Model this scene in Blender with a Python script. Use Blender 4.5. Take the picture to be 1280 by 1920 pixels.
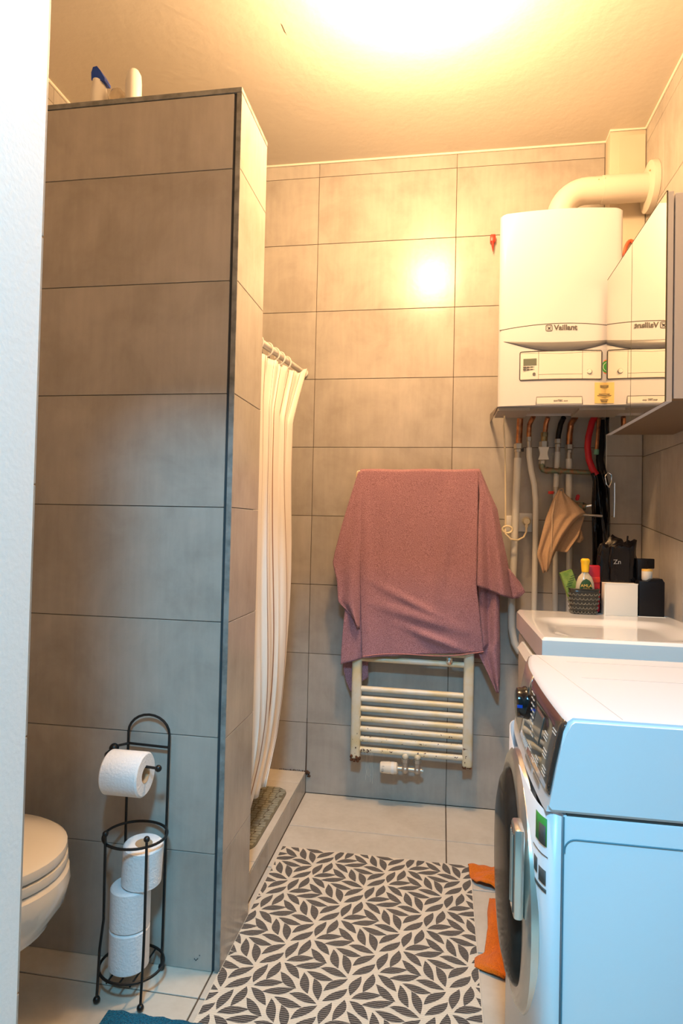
import bpy, bmesh, math, random
from math import sin, cos, pi, radians, sqrt, atan2
from mathutils import Vector, Matrix, noise as mn
random.seed(7)
SC = bpy.context.scene
COL = SC.collection
for o in list(bpy.data.objects): bpy.data.objects.remove(o)

# ------------------------------------------------------------------ camera
F = 1168.7
CAM = Vector((.566, -2.6728, 1.1584))
YAW, PIT, ROL = -.1611, .0222, .0218
fw = Vector((sin(YAW)*cos(PIT), cos(YAW)*cos(PIT), sin(PIT)))
r0 = fw.cross(Vector((0, 0, 1))).normalized(); u0 = r0.cross(fw)
cr = r0*cos(ROL)+u0*sin(ROL); cu = -r0*sin(ROL)+u0*cos(ROL)
cd = bpy.data.cameras.new('camera'); cam = bpy.data.objects.new('camera', cd); COL.objects.link(cam)
cd.sensor_fit = 'HORIZONTAL'; cd.sensor_width = 36; cd.lens = 36*F/1280; cd.clip_start = .02
cam.matrix_world = Matrix(((cr.x, cu.x, -fw.x, CAM.x), (cr.y, cu.y, -fw.y, CAM.y), (cr.z, cu.z, -fw.z, CAM.z), (0, 0, 0, 1)))
SC.camera = cam

def P(px, py, ax, v):
    """world point where the sight line of a spot measured on the photograph meets a plane of the room"""
    d = fw+cr*((px-640)/F)-cu*((py-960)/F); i = 'xyz'.index(ax)
    return CAM+d*((v-CAM[i])/d[i])

# ------------------------------------------------------------------ world, lights, exposure
w = bpy.data.worlds.new('world'); SC.world = w; w.use_nodes = True
w.node_tree.nodes['Background'].inputs[0].default_value = (.8, .9, 1, 1)
w.node_tree.nodes['Background'].inputs[1].default_value = .02
SC.view_settings.view_transform = 'Standard'; SC.view_settings.look = 'None'
SC.view_settings.gamma = 1; SC.view_settings.use_curve_mapping = False
SC.view_settings.exposure = 0.0
WARM = (1.0, .61, .30); COOL = (.21, .655, 1.0)
LAMP_W = 80; HALL_W = 92

def light(name, kind, loc, power, color, **kw):
    l = bpy.data.lights.new(name, kind); l.energy = power; l.color = color
    for k, v in kw.items(): setattr(l, k, v)
    o = bpy.data.objects.new(name, l); o.location = loc; COL.objects.link(o); return o
light('hall_light', 'AREA', (.52, -3.07, 2.60), HALL_W, COOL, shape='DISK', size=.34)
light('room_light', 'POINT', (.48, -.95, 2.60), LAMP_W, WARM, shadow_soft_size=.075)

# ------------------------------------------------------------------ materials
def new_mat(name):
    m = bpy.data.materials.new(name); m.use_nodes = True
    nt = m.node_tree; return m, nt, nt.nodes['Principled BSDF']
def mat(name, col, rough=.5, metal=0, bump=0, bscale=200, var=0, vscale=8, var_col=None, spec=.5, trans=0, coat=0, sheen=0, emis=None, alpha=1, ior=1.45):
    m, nt, b = new_mat(name); N = nt.nodes; L = nt.links
    b.inputs['Base Color'].default_value = (*col, 1); b.inputs['Roughness'].default_value = rough
    b.inputs['Metallic'].default_value = metal; b.inputs['Specular IOR Level'].default_value = spec
    b.inputs['Transmission Weight'].default_value = trans; b.inputs['Coat Weight'].default_value = coat
    b.inputs['Sheen Weight'].default_value = sheen; b.inputs['IOR'].default_value = ior
    if emis: b.inputs['Emission Color'].default_value = (*emis[0], 1); b.inputs['Emission Strength'].default_value = emis[1]
    g = N.new('ShaderNodeNewGeometry')
    if var:
        n = N.new('ShaderNodeTexNoise'); n.inputs['Scale'].default_value = vscale; n.inputs['Detail'].default_value = 6
        L.new(g.outputs['Position'], n.inputs['Vector'])
        r = N.new('ShaderNodeValToRGB'); r.color_ramp.elements[0].position = .35; r.color_ramp.elements[1].position = .7
        vc = var_col or tuple(c*(1-var) for c in col)
        r.color_ramp.elements[0].color = (*col, 1); r.color_ramp.elements[1].color = (*vc, 1)
        L.new(n.outputs['Fac'], r.inputs['Fac']); L.new(r.outputs['Color'], b.inputs['Base Color'])
    if bump:
        n2 = N.new('ShaderNodeTexNoise'); n2.inputs['Scale'].default_value = bscale; n2.inputs['Detail'].default_value = 3
        L.new(g.outputs['Position'], n2.inputs['Vector'])
        bp = N.new('ShaderNodeBump'); bp.inputs['Strength'].default_value = min(1, bump); bp.inputs['Distance'].default_value = .004
        L.new(n2.outputs['Fac'], bp.inputs['Height']); L.new(bp.outputs['Normal'], b.inputs['Normal'])
    return m

def tile_mat(name, c1, c2, c3, rough):
    """fine concrete-look porcelain: clouds, brushed streaks, grain"""
    m, nt, b = new_mat(name); N = nt.nodes; L = nt.links
    g = N.new('ShaderNodeNewGeometry'); oi = N.new('ShaderNodeObjectInfo')
    mul = N.new('ShaderNodeVectorMath'); mul.operation = 'MULTIPLY_ADD'
    L.new(oi.outputs['Random'], mul.inputs[0]); mul.inputs[1].default_value = (9, 5, 7); L.new(g.outputs['Position'], mul.inputs[2])
    n1 = N.new('ShaderNodeTexNoise'); n1.inputs['Scale'].default_value = 5.0; n1.inputs['Detail'].default_value = 9; n1.inputs['Roughness'].default_value = .6
    n1.inputs['Distortion'].default_value = .35
    L.new(mul.outputs[0], n1.inputs['Vector'])
    sc = N.new('ShaderNodeVectorMath'); sc.operation = 'MULTIPLY'; sc.inputs[1].default_value = (26, 26, 3)
    L.new(mul.outputs[0], sc.inputs[0])
    n2 = N.new('ShaderNodeTexNoise'); n2.inputs['Scale'].default_value = 2.2; n2.inputs['Detail'].default_value = 5
    L.new(sc.outputs[0], n2.inputs['Vector'])
    r = N.new('ShaderNodeValToRGB'); e = r.color_ramp.elements
    e[0].position = .33; e[0].color = (*c2, 1); e[1].position = .68; e[1].color = (*c3, 1)
    k = e.new(.5); k.color = (*c1, 1)
    L.new(n1.outputs['Fac'], r.inputs['Fac'])
    mx = N.new('ShaderNodeMix'); mx.data_type = 'RGBA'; mx.blend_type = 'OVERLAY'; mx.inputs[0].default_value = .10
    L.new(r.outputs['Color'], mx.inputs[6]); L.new(n2.outputs['Fac'], mx.inputs[7])
    L.new(mx.outputs[2], b.inputs['Base Color'])
    b.inputs['Roughness'].default_value = rough; b.inputs['Specular IOR Level'].default_value = .45
    n3 = N.new('ShaderNodeTexNoise'); n3.inputs['Scale'].default_value = 60; n3.inputs['Detail'].default_value = 4
    L.new(g.outputs['Position'], n3.inputs['Vector'])
    bp = N.new('ShaderNodeBump'); bp.inputs['Strength'].default_value = .12; bp.inputs['Distance'].default_value = .002
    L.new(n3.outputs['Fac'], bp.inputs['Height']); L.new(bp.outputs['Normal'], b.inputs['Normal'])
    return m

M = {}
M['tile'] = tile_mat('wall tile', (.42, .385, .34), (.47, .43, .38), (.355, .32, .28), .26)
M['floor'] = tile_mat('floor tile', (.60, .55, .47), (.65, .60, .52), (.54, .49, .41), .4)
M['grout'] = mat('dark grout', (.13, .09, .06), .9, var=.4, vscale=20)
M['seam'] = mat('dark seam', (.05, .055, .06), .7)
M['edge'] = mat('cut tile edge', (.30, .30, .28), .6, var=.5, vscale=30, bump=.2, bscale=150)
M['grime'] = mat('brown grime', (.09, .045, .025), .95, bump=.8, bscale=300)
M['ceil'] = mat('ceiling paint', (.72, .655, .55), .75, bump=.28, bscale=30, var=.04, vscale=3)
M['caulk'] = mat('cream caulk', (.84, .78, .66), .6)
M['paint'] = mat('cream paint', (.66, .58, .45), .45, var=.05)
M['white_wall'] = mat('white rolled paint', (.86, .80, .76), .6, bump=.12, bscale=150)
M['hall_wall'] = mat('hall wall paint', (.26, .24, .22), .8)
M['white'] = mat('white enamel', (.70, .67, .62), .28)
M['ceramic'] = mat('ceramic', (.80, .78, .74), .08, coat=.5)
M['boiler'] = mat('white lacquered steel', (.60, .595, .62), .25)
M['swoosh'] = mat('grey plastic', (.13, .13, .14), .35)
M['line'] = mat('dark gap', (.06, .05, .045), .8)
M['text'] = mat('printed grey', (.10, .095, .09), .5)
M['pipe_white'] = mat('white pipe', (.72, .69, .62), .45, var=.1)
M['pvc'] = mat('cream flue pipe', (.66, .60, .50), .3)
M['copper'] = mat('copper', (.55, .23, .10), .32, metal=.9, var=.6, vscale=40, var_col=(.22, .10, .06))
M['patina'] = mat('patina copper', (.30, .15, .08), .5, metal=.6, var=.6, vscale=60, var_col=(.09, .22, .15))
M['brass'] = mat('brass', (.42, .32, .16), .4, metal=.8, var=.5, vscale=60)
M['steel'] = mat('steel', (.50, .46, .40), .42, metal=.75)
M['chrome'] = mat('chrome', (.8, .8, .8), .08, metal=1)
M['alu'] = mat('aluminium', (.72, .72, .76), .4, metal=.2)
M['mirror'] = mat('mirror glass', (.93, .91, .84), .0, metal=1)
M['black'] = mat('black plastic', (.007, .006, .007), .4, spec=.25)
M['gloss_black'] = mat('gloss black', (.006, .005, .006), .14, spec=.5, bump=.25, bscale=40)
M['panel'] = mat('dark control glass', (.035, .028, .025), .07, coat=1)
M['red'] = mat('red plastic', (.62, .035, .02), .35)
M['red2'] = mat('dark red', (.45, .01, .02), .4)
M['orange_red'] = mat('orange red plastic', (.85, .14, .06), .35)
M['rust'] = mat('rust', (.16, .06, .025), .9, bump=.9, bscale=250, var=.5, vscale=90)
M['black_wire'] = mat('black coated wire', (.010, .010, .010), .35)
M['paper'] = mat('toilet paper', (.84, .84, .85), .95, bump=.45, bscale=170)
M['card'] = mat('cardboard', (.50, .33, .19), .9)
M['blue'] = mat('blue cap', (.01, .06, .42), .25)
M['yellow'] = mat('yellow cap', (.90, .52, .02), .35)
M['green'] = mat('green card', (.13, .23, .035), .5, var=.5, vscale=60, var_col=(.28, .36, .07))
M['dkgreen'] = mat('dark green label', (.02, .07, .02), .5)
M['oil'] = mat('pale oil bottle', (.78, .66, .45), .15, trans=.35)
M['cream'] = mat('cream card', (.80, .72, .60), .55)
M['gold'] = mat('gold print', (.85, .50, .10), .4)
M['wprint'] = mat('white print', (.80, .78, .74), .5)
M['lcd'] = mat('lcd', (.13, .15, .12), .25)
M['sticker'] = mat('yellow sticker', (.80, .58, .22), .6)
M['sgreen'] = mat('green sticker', (.05, .30, .05), .5)
M['cord'] = mat('cream cable', (.78, .66, .44), .45)
M['mat_rubber'] = mat('grey green rubber', (.33, .32, .24), .55, var=.2, vscale=20)
M['washer'] = mat('washer enamel', (.72, .73, .76), .28)
M['silver'] = mat('satin silver', (.62, .58, .52), .25, metal=.85)
M['glass_dark'] = mat('dark door glass', (.045, .038, .032), .15, spec=.15, ior=1.12, var=.5, vscale=12)
M['lamp'] = mat('opal glass', (.9, .85, .7), .4, emis=((1, .80, .5), 6))
M['basket'] = mat('dark basket plastic', (.035, .03, .022), .25)
M['silverp'] = mat('silver print', (.5, .5, .5), .3, metal=.6)

def rad_mat():
    m, nt, b = new_mat('yellowed radiator enamel'); N = nt.nodes; L = nt.links
    g = N.new('ShaderNodeNewGeometry'); sp = N.new('ShaderNodeSeparateXYZ'); L.new(g.outputs['Position'], sp.inputs[0])
    n = N.new('ShaderNodeTexNoise'); n.inputs['Scale'].default_value = 14; n.inputs['Detail'].default_value = 5; L.new(g.outputs['Position'], n.inputs['Vector'])
    r = N.new('ShaderNodeValToRGB'); r.color_ramp.elements[0].position = .35; r.color_ramp.elements[0].color = (.80, .75, .64, 1)
    r.color_ramp.elements[1].position = .65; r.color_ramp.elements[1].color = (.76, .62, .36, 1); L.new(n.outputs['Fac'], r.inputs['Fac'])
    # chipped rust spots, more of them low down
    n2 = N.new('ShaderNodeTexNoise'); n2.inputs['Scale'].default_value = 75; n2.inputs['Detail'].default_value = 2; L.new(g.outputs['Position'], n2.inputs['Vector'])
    mr = N.new('ShaderNodeMapRange'); L.new(sp.outputs['Z'], mr.inputs['Value']); mr.inputs[1].default_value = .2; mr.inputs[2].default_value = .45; mr.inputs[3].default_value = .10; mr.inputs[4].default_value = -.05
    ad = N.new('ShaderNodeMath'); ad.operation = 'ADD'; L.new(n2.outputs['Fac'], ad.inputs[0]); L.new(mr.outputs[0], ad.inputs[1])
    gt = N.new('ShaderNodeMath'); gt.operation = 'GREATER_THAN'; gt.inputs[1].default_value = .74; L.new(ad.outputs[0], gt.inputs[0])
    mx = N.new('ShaderNodeMix'); mx.data_type = 'RGBA'; L.new(gt.outputs[0], mx.inputs[0]); L.new(r.outputs['Color'], mx.inputs[6]); mx.inputs[7].default_value = (.10, .035, .015, 1)
    L.new(mx.outputs[2], b.inputs['Base Color']); b.inputs['Roughness'].default_value = .35
    return m
M['rad'] = rad_mat()

def terry(name, col, dark, scale=340, dist=.004):
    m, nt, b = new_mat(name); N = nt.nodes; L = nt.links
    g = N.new('ShaderNodeNewGeometry')
    n = N.new('ShaderNodeTexNoise'); n.inputs['Scale'].default_value = scale; n.inputs['Detail'].default_value = 2; L.new(g.outputs['Position'], n.inputs['Vector'])
    r = N.new('ShaderNodeValToRGB'); r.color_ramp.elements[0].position = .33; r.color_ramp.elements[0].color = (*dark, 1)
    r.color_ramp.elements[1].position = .62; r.color_ramp.elements[1].color = (*col, 1); L.new(n.outputs['Fac'], r.inputs['Fac'])
    L.new(r.outputs['Color'], b.inputs['Base Color']); b.inputs['Roughness'].default_value = .95; b.inputs['Sheen Weight'].default_value = .12
    b.inputs['Specular IOR Level'].default_value = .15
    bp = N.new('ShaderNodeBump'); bp.inputs['Strength'].default_value = .9; bp.inputs['Distance'].default_value = dist
    L.new(n.outputs['Fac'], bp.inputs['Height']); L.new(bp.outputs['Normal'], b.inputs['Normal'])
    return m
M['pink'] = terry('pink terry', (.48, .265, .31), (.29, .14, .17))
M['beige'] = terry('beige terry', (.56, .38, .24), (.44, .28, .17), 600, .002)
M['orange'] = terry('orange microfibre', (.85, .22, .015), (.62, .13, .008), 500, .003)
M['basket_lattice'] = mat('smoky lattice', (.17, .15, .11), .2)
M['teal'] = terry('teal bath mat', (.001, .13, .23), (.001, .05, .10), 300, .006)

def stripe_mat():
    m, nt, b = new_mat('striped curtain'); N = nt.nodes; L = nt.links
    uv = N.new('ShaderNodeTexCoord'); sp = N.new('ShaderNodeSeparateXYZ'); L.new(uv.outputs['UV'], sp.inputs[0])
    a = N.new('ShaderNodeMath'); a.operation = 'MULTIPLY'; a.inputs[1].default_value = 17; L.new(sp.outputs['X'], a.inputs[0])
    f = N.new('ShaderNodeMath'); f.operation = 'FRACT'; L.new(a.outputs[0], f.inputs[0])
    lt = N.new('ShaderNodeMath'); lt.operation = 'LESS_THAN'; lt.inputs[1].default_value = .085; L.new(f.outputs[0], lt.inputs[0])
    # a stitched hem line near the top
    mx = N.new('ShaderNodeMix'); mx.data_type = 'RGBA'; L.new(lt.outputs[0], mx.inputs[0])
    mx.inputs[6].default_value = (.82, .76, .68, 1); mx.inputs[7].default_value = (.30, .15, .08, 1)
    L.new(mx.outputs[2], b.inputs['Base Color']); b.inputs['Roughness'].default_value = .55; b.inputs['Sheen Weight'].default_value = .1
    return m
M['curtain'] = stripe_mat()

def rug_mat(name, base, thread, period, width):
    m, nt, b = new_mat(name); N = nt.nodes; L = nt.links
    g = N.new('ShaderNodeNewGeometry'); sp = N.new('ShaderNodeSeparateXYZ'); L.new(g.outputs['Position'], sp.inputs[0])
    a = N.new('ShaderNodeMath'); a.operation = 'MULTIPLY'; a.inputs[1].default_value = 1/period; L.new(sp.outputs['Y'], a.inputs[0])
    f = N.new('ShaderNodeMath'); f.operation = 'FRACT'; L.new(a.outputs[0], f.inputs[0])
    lt = N.new('ShaderNodeMath'); lt.operation = 'LESS_THAN'; lt.inputs[1].default_value = width; L.new(f.outputs[0], lt.inputs[0])
    n = N.new('ShaderNodeTexNoise'); n.inputs['Scale'].default_value = 500; L.new(g.outputs['Position'], n.inputs['Vector'])
    ml = N.new('ShaderNodeMath'); ml.operation = 'MULTIPLY'; L.new(lt.outputs[0], ml.inputs[0]); L.new(n.outputs['Fac'], ml.inputs[1])
    m2 = N.new('ShaderNodeMath'); m2.operation = 'MULTIPLY'; m2.inputs[1].default_value = 1.3; m2.use_clamp = True; L.new(ml.outputs[0], m2.inputs[0])
    mx = N.new('ShaderNodeMix'); mx.data_type = 'RGBA'; L.new(m2.outputs[0], mx.inputs[0])
    mx.inputs[6].default_value = (*base, 1); mx.inputs[7].default_value = (*thread, 1)
    L.new(mx.outputs[2], b.inputs['Base Color']); b.inputs['Roughness'].default_value = .9; b.inputs['Specular IOR Level'].default_value = .2
    pp = N.new('ShaderNodeMath'); pp.operation = 'PINGPONG'; pp.inputs[1].default_value = .5; L.new(a.outputs[0], pp.inputs[0])
    bp = N.new('ShaderNodeBump'); bp.inputs['Strength'].default_value = .6; bp.inputs['Distance'].default_value = .002
    L.new(pp.outputs[0], bp.inputs['Height']); L.new(bp.outputs['Normal'], b.inputs['Normal'])
    return m
M['rug_cream'] = rug_mat('cream weave', (.74, .66, .54), (.60, .51, .40), .0062, .25)
M['rug_grey'] = rug_mat('charcoal weave', (.075, .065, .060), (.36, .31, .26), .0062, .30)

# ------------------------------------------------------------------ object helpers
def org(parent):
    v = Vector((0, 0, 0))
    while parent is not None: v += parent.location; parent = parent.parent
    return v
def link(name, me, parent=None, loc=None):
    o = bpy.data.objects.new(name, me); COL.objects.link(o)
    if parent: o.parent = parent
    if loc is not None: o.location = loc
    return o
def tag(o, label, cat, group=None):
    o['label'] = label; o['category'] = cat
    if group: o['group'] = group
    return o
def thing(name, label, cat, loc, group=None):
    return tag(link(name, None, None, loc), label, cat, group)
def struct_empty(name, loc=(0, 0, 0)):
    o = link(name, None, None, loc); o['kind'] = 'structure'; return o

class G:
    def __init__(s): s.bm = bmesh.new(); s.mi = 0; s.uv = None
    def _new(s, r):
        for f in r: f.material_index = s.mi
    def box(s, x0, x1, y0, y1, z0, z1, bev=0, seg=2):
        b = bmesh.new()
        r = bmesh.ops.create_cube(b, size=1)
        for v in b.verts: v.co = Vector(((x0+x1)/2+v.co.x*(x1-x0), (y0+y1)/2+v.co.y*(y1-y0), (z0+z1)/2+v.co.z*(z1-z0)))
        if bev: bmesh.ops.bevel(b, geom=b.edges[:], offset=bev, segments=seg, profile=.5, affect='EDGES')
        return s.merge(b)
    def merge(s, b, mtx=None):
        if mtx is not None: bmesh.ops.transform(b, matrix=mtx, verts=b.verts)
        vm = [s.bm.verts.new(v.co) for v in b.verts]
        b.verts.index_update()
        for f in b.faces:
            try:
                nf = s.bm.faces.new([vm[v.index] for v in f.verts]); nf.material_index = s.mi
            except ValueError: pass
        b.free(); return s
    def obox(s, c, size, rot, bev=0):
        b = bmesh.new(); bmesh.ops.create_cube(b, size=1)
        for v in b.verts: v.co = Vector((v.co.x*size[0], v.co.y*size[1], v.co.z*size[2]))
        if bev: bmesh.ops.bevel(b, geom=b.edges[:], offset=bev, segments=2, affect='EDGES')
        from mathutils import Euler
        return s.merge(b, Matrix.Translation(c) @ Euler(rot).to_matrix().to_4x4())
    def sphere(s, c, r, sc=(1, 1, 1), n=12):
        b = bmesh.new(); bmesh.ops.create_uvsphere(b, u_segments=n, v_segments=max(6, n*2//3), radius=r)
        return s.merge(b, Matrix.Translation(c) @ Matrix.Diagonal((*sc, 1)))
    def tube(s, pts, r, n=10, caps=True, closed=False):
        pts = [Vector(p) for p in pts]; k = len(pts); rr = r if isinstance(r, (list, tuple)) else [r]*k
        rings = []; prev = None
        for i, p in enumerate(pts):
            if closed: t = pts[(i+1) % k]-pts[i-1]
            else: t = (pts[min(i+1, k-1)]-pts[max(i-1, 0)])
            t.normalize()
            if prev is None:
                a = Vector((0, 0, 1)) if abs(t.z) < .9 else Vector((1, 0, 0))
                nx = t.cross(a).normalized()
            else:
                nx = (prev-t*prev.dot(t)).normalized()
            prev = nx; ny = t.cross(nx)
            rings.append([s.bm.verts.new(p+(nx*cos(2*pi*j/n)+ny*sin(2*pi*j/n))*rr[i]) for j in range(n)])
        for i in range(k if closed else k-1):
            A = rings[i]; B = rings[(i+1) % k]
            for j in range(n):
                f = s.bm.faces.new((A[j], A[(j+1) % n], B[(j+1) % n], B[j])); f.material_index = s.mi
        if caps and not closed:
            for q in (rings[0][::-1], rings[-1]):
                f = s.bm.faces.new(q); f.material_index = s.mi
        return s
    def lathe(s, prof, c, axis='z', n=32, sx=1, sy=1):
        """prof: list of (radius, height) along axis"""
        c = Vector(c); rings = []
        for (r, h) in prof:
            ring = []
            for j in range(n):
                a = 2*pi*j/n; u = r*cos(a)*sx; v = r*sin(a)*sy
                q = Vector((u, v, h)) if axis == 'z' else (Vector((h, u, v)) if axis == 'x' else Vector((v, h, u)))
                ring.append(s.bm.verts.new(c+q))
            rings.append(ring)
        for i in range(len(rings)-1):
            for j in range(n):
                f = s.bm.faces.new((rings[i][j], rings[i][(j+1) % n], rings[i+1][(j+1) % n], rings[i+1][j])); f.material_index = s.mi
        for q in (rings[0][::-1], rings[-1]):
            f = s.bm.faces.new(q); f.material_index = s.mi
        return s
    def prism(s, poly, d):
        """poly: 3D points in a plane; d: extrusion vector"""
        A = [s.bm.verts.new(Vector(p)) for p in poly]; B = [s.bm.verts.new(Vector(p)+Vector(d)) for p in poly]
        n = len(A); fs = [s.bm.faces.new(A), s.bm.faces.new(B[::-1])]
        for i in range(n): fs.append(s.bm.faces.new((A[i], B[i], B[(i+1) % n], A[(i+1) % n])))
        for f in fs: f.material_index = s.mi
        return s
    def grid(s, fn, nu, nv, uv=True):
        V = [[s.bm.verts.new(Vector(fn(i/nu, j/nv))) for i in range(nu+1)] for j in range(nv+1)]
        lay = s.bm.loops.layers.uv.verify() if uv else None
        for j in range(nv):
            for i in range(nu):
                f = s.bm.faces.new((V[j][i], V[j][i+1], V[j+1][i+1], V[j+1][i])); f.material_index = s.mi
                if uv:
                    for lp, (a, b) in zip(f.loops, ((i, j), (i+1, j), (i+1, j+1), (i, j+1))): lp[lay].uv = (a/nu, b/nv)
        return s
    def build(s, name, mats, parent=None, smooth=True, loc=None, ang=40, solid=0, recalc=True, sub=0):
        o0 = org(parent)
        if recalc: bmesh.ops.recalc_face_normals(s.bm, faces=s.bm.faces[:])
        if loc is not None: o0 = Vector(loc)
        for v in s.bm.verts: v.co -= o0
        me = bpy.data.meshes.new(name); s.bm.to_mesh(me); s.bm.free()
        if not isinstance(mats, (list, tuple)): mats = [mats]
        for m in mats: me.materials.append(M[m] if isinstance(m, str) else m)
        o = link(name, me, parent, loc if parent is None else None)
        if smooth:
            for p in me.polygons: p.use_smooth = True
            try: me.set_sharp_from_angle(angle=radians(ang))
            except Exception: pass
        if solid:
            md = o.modifiers.new('thick', 'SOLIDIFY'); md.thickness = solid; md.offset = 0
        if sub:
            md = o.modifiers.new('sub', 'SUBSURF'); md.levels = sub; md.render_levels = sub
        return o
def part(name, m, parent, fn, **kw):
    g = G(); fn(g); return g.build(name, m, parent, **kw)
def solo(name, m, label, cat, fn, group=None, loc=None, **kw):
    g = G(); fn(g)
    if loc is None:
        xs = [v.co for v in g.bm.verts]; loc = (sum(v.x for v in xs)/len(xs), sum(v.y for v in xs)/len(xs), min(v.z for v in xs))
    return tag(g.build(name, m, None, loc=loc, **kw), label, cat, group)
def text(body, size, m, parent, origin, xdir, ydir, name='lettering', depth=.0004, mirror=False, align='CENTER', offset=0, sx=1):
    c = bpy.data.curves.new('t', 'FONT'); c.body = body; c.size = size; c.align_x = align; c.align_y = 'CENTER'; c.extrude = depth; c.offset = offset
    t = bpy.data.objects.new('t', c); COL.objects.link(t)
    dg = bpy.context.evaluated_depsgraph_get(); me = bpy.data.meshes.new_from_object(t.evaluated_get(dg))
    bpy.data.objects.remove(t); bpy.data.curves.remove(c)
    X = Vector(xdir).normalized(); Y = Vector(ydir); Y = (Y-X*Y.dot(X)).normalized(); Z = X.cross(Y); O = Vector(origin)-org(parent)
    for v in me.vertices: v.co = O+X*v.co.x*sx+Y*v.co.y+Z*v.co.z
    me.materials.clear(); me.materials.append(M[m]); return link(name, me, parent)
def lerp(a, b, t): return a+(b-a)*t
def poly_at(pts, t):
    """point at parameter t (0..1) along a polyline by length"""
    pts = [Vector(p) for p in pts]; L = [(pts[i+1]-pts[i]).length for i in range(len(pts)-1)]; T = sum(L)*t
    for i, l in enumerate(L):
        if T <= l or i == len(L)-1: return pts[i].lerp(pts[i+1], min(1, T/max(l, 1e-9)))
        T -= l
def cloth(g, left, right, fold, nu=40, nv=60, ydir=(0, -1, 0)):
    """sheet between a left and a right border line, pushed out by fold(u, v)"""
    D = Vector(ydir)
    g.grid(lambda u, v: poly_at(left, v).lerp(poly_at(right, v), u)+D*fold(u, v), nu, nv)

# ------------------------------------------------------------------ structure
XL, XR, YB, ZC = -.886, 1.337, 0.0, 2.765
_cache = {}
def tile(parent, m, axis, plane, a0, a1, b0, b1, sgn, gap=.0009, th=.008, proud=0):
    """one tile: axis = normal axis, plane = face position, a/b = extents along the other two axes, sgn = which way it faces"""
    key = (m, axis, sgn, round(a1-a0, 4), round(b1-b0, 4), th)
    if key not in _cache:
        g = G(); A = (a1-a0)/2-gap; B = (b1-b0)/2-gap; t = th
        lo, hi = (-t, 0) if sgn > 0 else (0, t)
        if axis == 'y': g.box(-A, A, lo, hi, -B, B, .0008, 1)
        elif axis == 'x': g.box(lo, hi, -A, A, -B, B, .0008, 1)
        else: g.box(-A, A, -B, B, lo, hi, .0008, 1)
        me = bpy.data.meshes.new('tile'); g.bm.to_mesh(me); g.bm.free(); me.materials.append(M[m]); _cache[key] = me
    ca, cb = (a0+a1)/2, (b0+b1)/2
    loc = {'y': (ca, plane, cb), 'x': (plane, ca, cb), 'z': (ca, cb, plane)}[axis]
    return link('tile', _cache[key], parent, Vector(loc)-org(parent))
def quad_tile(parent, m, pts, d):
    g = G(); g.prism(pts, d); return g.build('tile', m, parent, smooth=False)

# floor
fl = G(); fl.box(-1.2, 1.6, -4.3, .1, -.08, -.0028); fl = fl.build('floor', 'grout', smooth=False); fl['kind'] = 'structure'
xs = [XL, -.6, 0, .6, 1.2, XR]; ys = [0, -.3, -.6, -.9, -1.2, -1.5, -1.8, -2.1]
for i in range(len(xs)-1):
    for j in range(len(ys)-1):
        if ys[j+1] > -.86 and xs[i+1] <= 0: continue      # under the shower
        tile(fl, 'floor', 'z', 0, xs[i], xs[i+1], ys[j+1], ys[j], 1, gap=.0022)
hf = G(); hf.box(-.5, 1.6, -4.3, -2.102, -.0027, 0); hf.build('hall_paving', 'floor', fl, smooth=False)
# ceiling
ce = G(); ce.box(-1.1, 1.6, -4.3, .1, ZC, ZC+.06); ce = ce.build('ceiling', 'ceil', smooth=False); ce['kind'] = 'structure'
g = G(); g.tube([(XL, -.004, ZC-.002), (1.2, -.004, ZC-.002), (1.2, -.079, ZC-.002), (XR-.002, -.079, ZC-.002), (XR-.003, -2.1, ZC-.002)], .005, 8)
o = g.build('trim_1', 'caulk'); o['kind'] = 'structure'
g = G(); g.tube([(XL+.003, 0, ZC-.002), (XL+.003, -2.1, ZC-.002)], .006, 8); o = g.build('trim_2', 'caulk'); o['kind'] = 'structure'
g = G(); g.prism([P(a, b, 'z', ZC-.0004) for a, b in ((526, 44), (529, 47), (536, 63), (538, 66), (533, 60))], (0, 0, .0003)); g.build('paint_crack', 'grout', ce, smooth=False)
# back wall
wb = G(); wb.box(XL-.2, XR+.2, .0035, .12, 0, ZC); wb = wb.build('wall_back', 'grout', smooth=False); wb['kind'] = 'structure'
rows = [0]+[.3*k for k in range(1, 10)]+[ZC]
for i in range(len(xs)-1):
    for k in range(len(rows)-1): tile(wb, 'tile', 'y', 0, xs[i], xs[i+1], rows[k], rows[k+1], -1, gap=.0008 if k > 4 else .0011)
g = G(); g.tube([(0, -.001, .09), (0.001, -.002, .2), (0, -.001, .32)], [.003, .0022, .0012], 6); g.build('grime', 'grime', wb)
g = G()
for q in range(16): g.sphere((-.115+q*.0078, -.003, .092+random.uniform(-.001, .002)), random.uniform(.002, .0035), n=6)
for q in range(14): g.sphere((.004+random.uniform(-.006, .014), -.004, .082+random.uniform(-.012, .012)), random.uniform(.003, .007), n=6)
g.build('grime', 'grime', wb)
# scale streaks on the wall under the radiator
g = G()
for q in range(6):
    x = .262+q*.006+random.uniform(-.002, .002); z0 = .21+random.uniform(-.01, .005); z1 = .10-random.uniform(0, .06)
    g.tube([(x+random.uniform(-.002, .002), -.0008, lerp(z0, z1, t/8)) for t in range(9)], .0006, 4)
g.build('limescale', 'caulk', wb)
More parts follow.
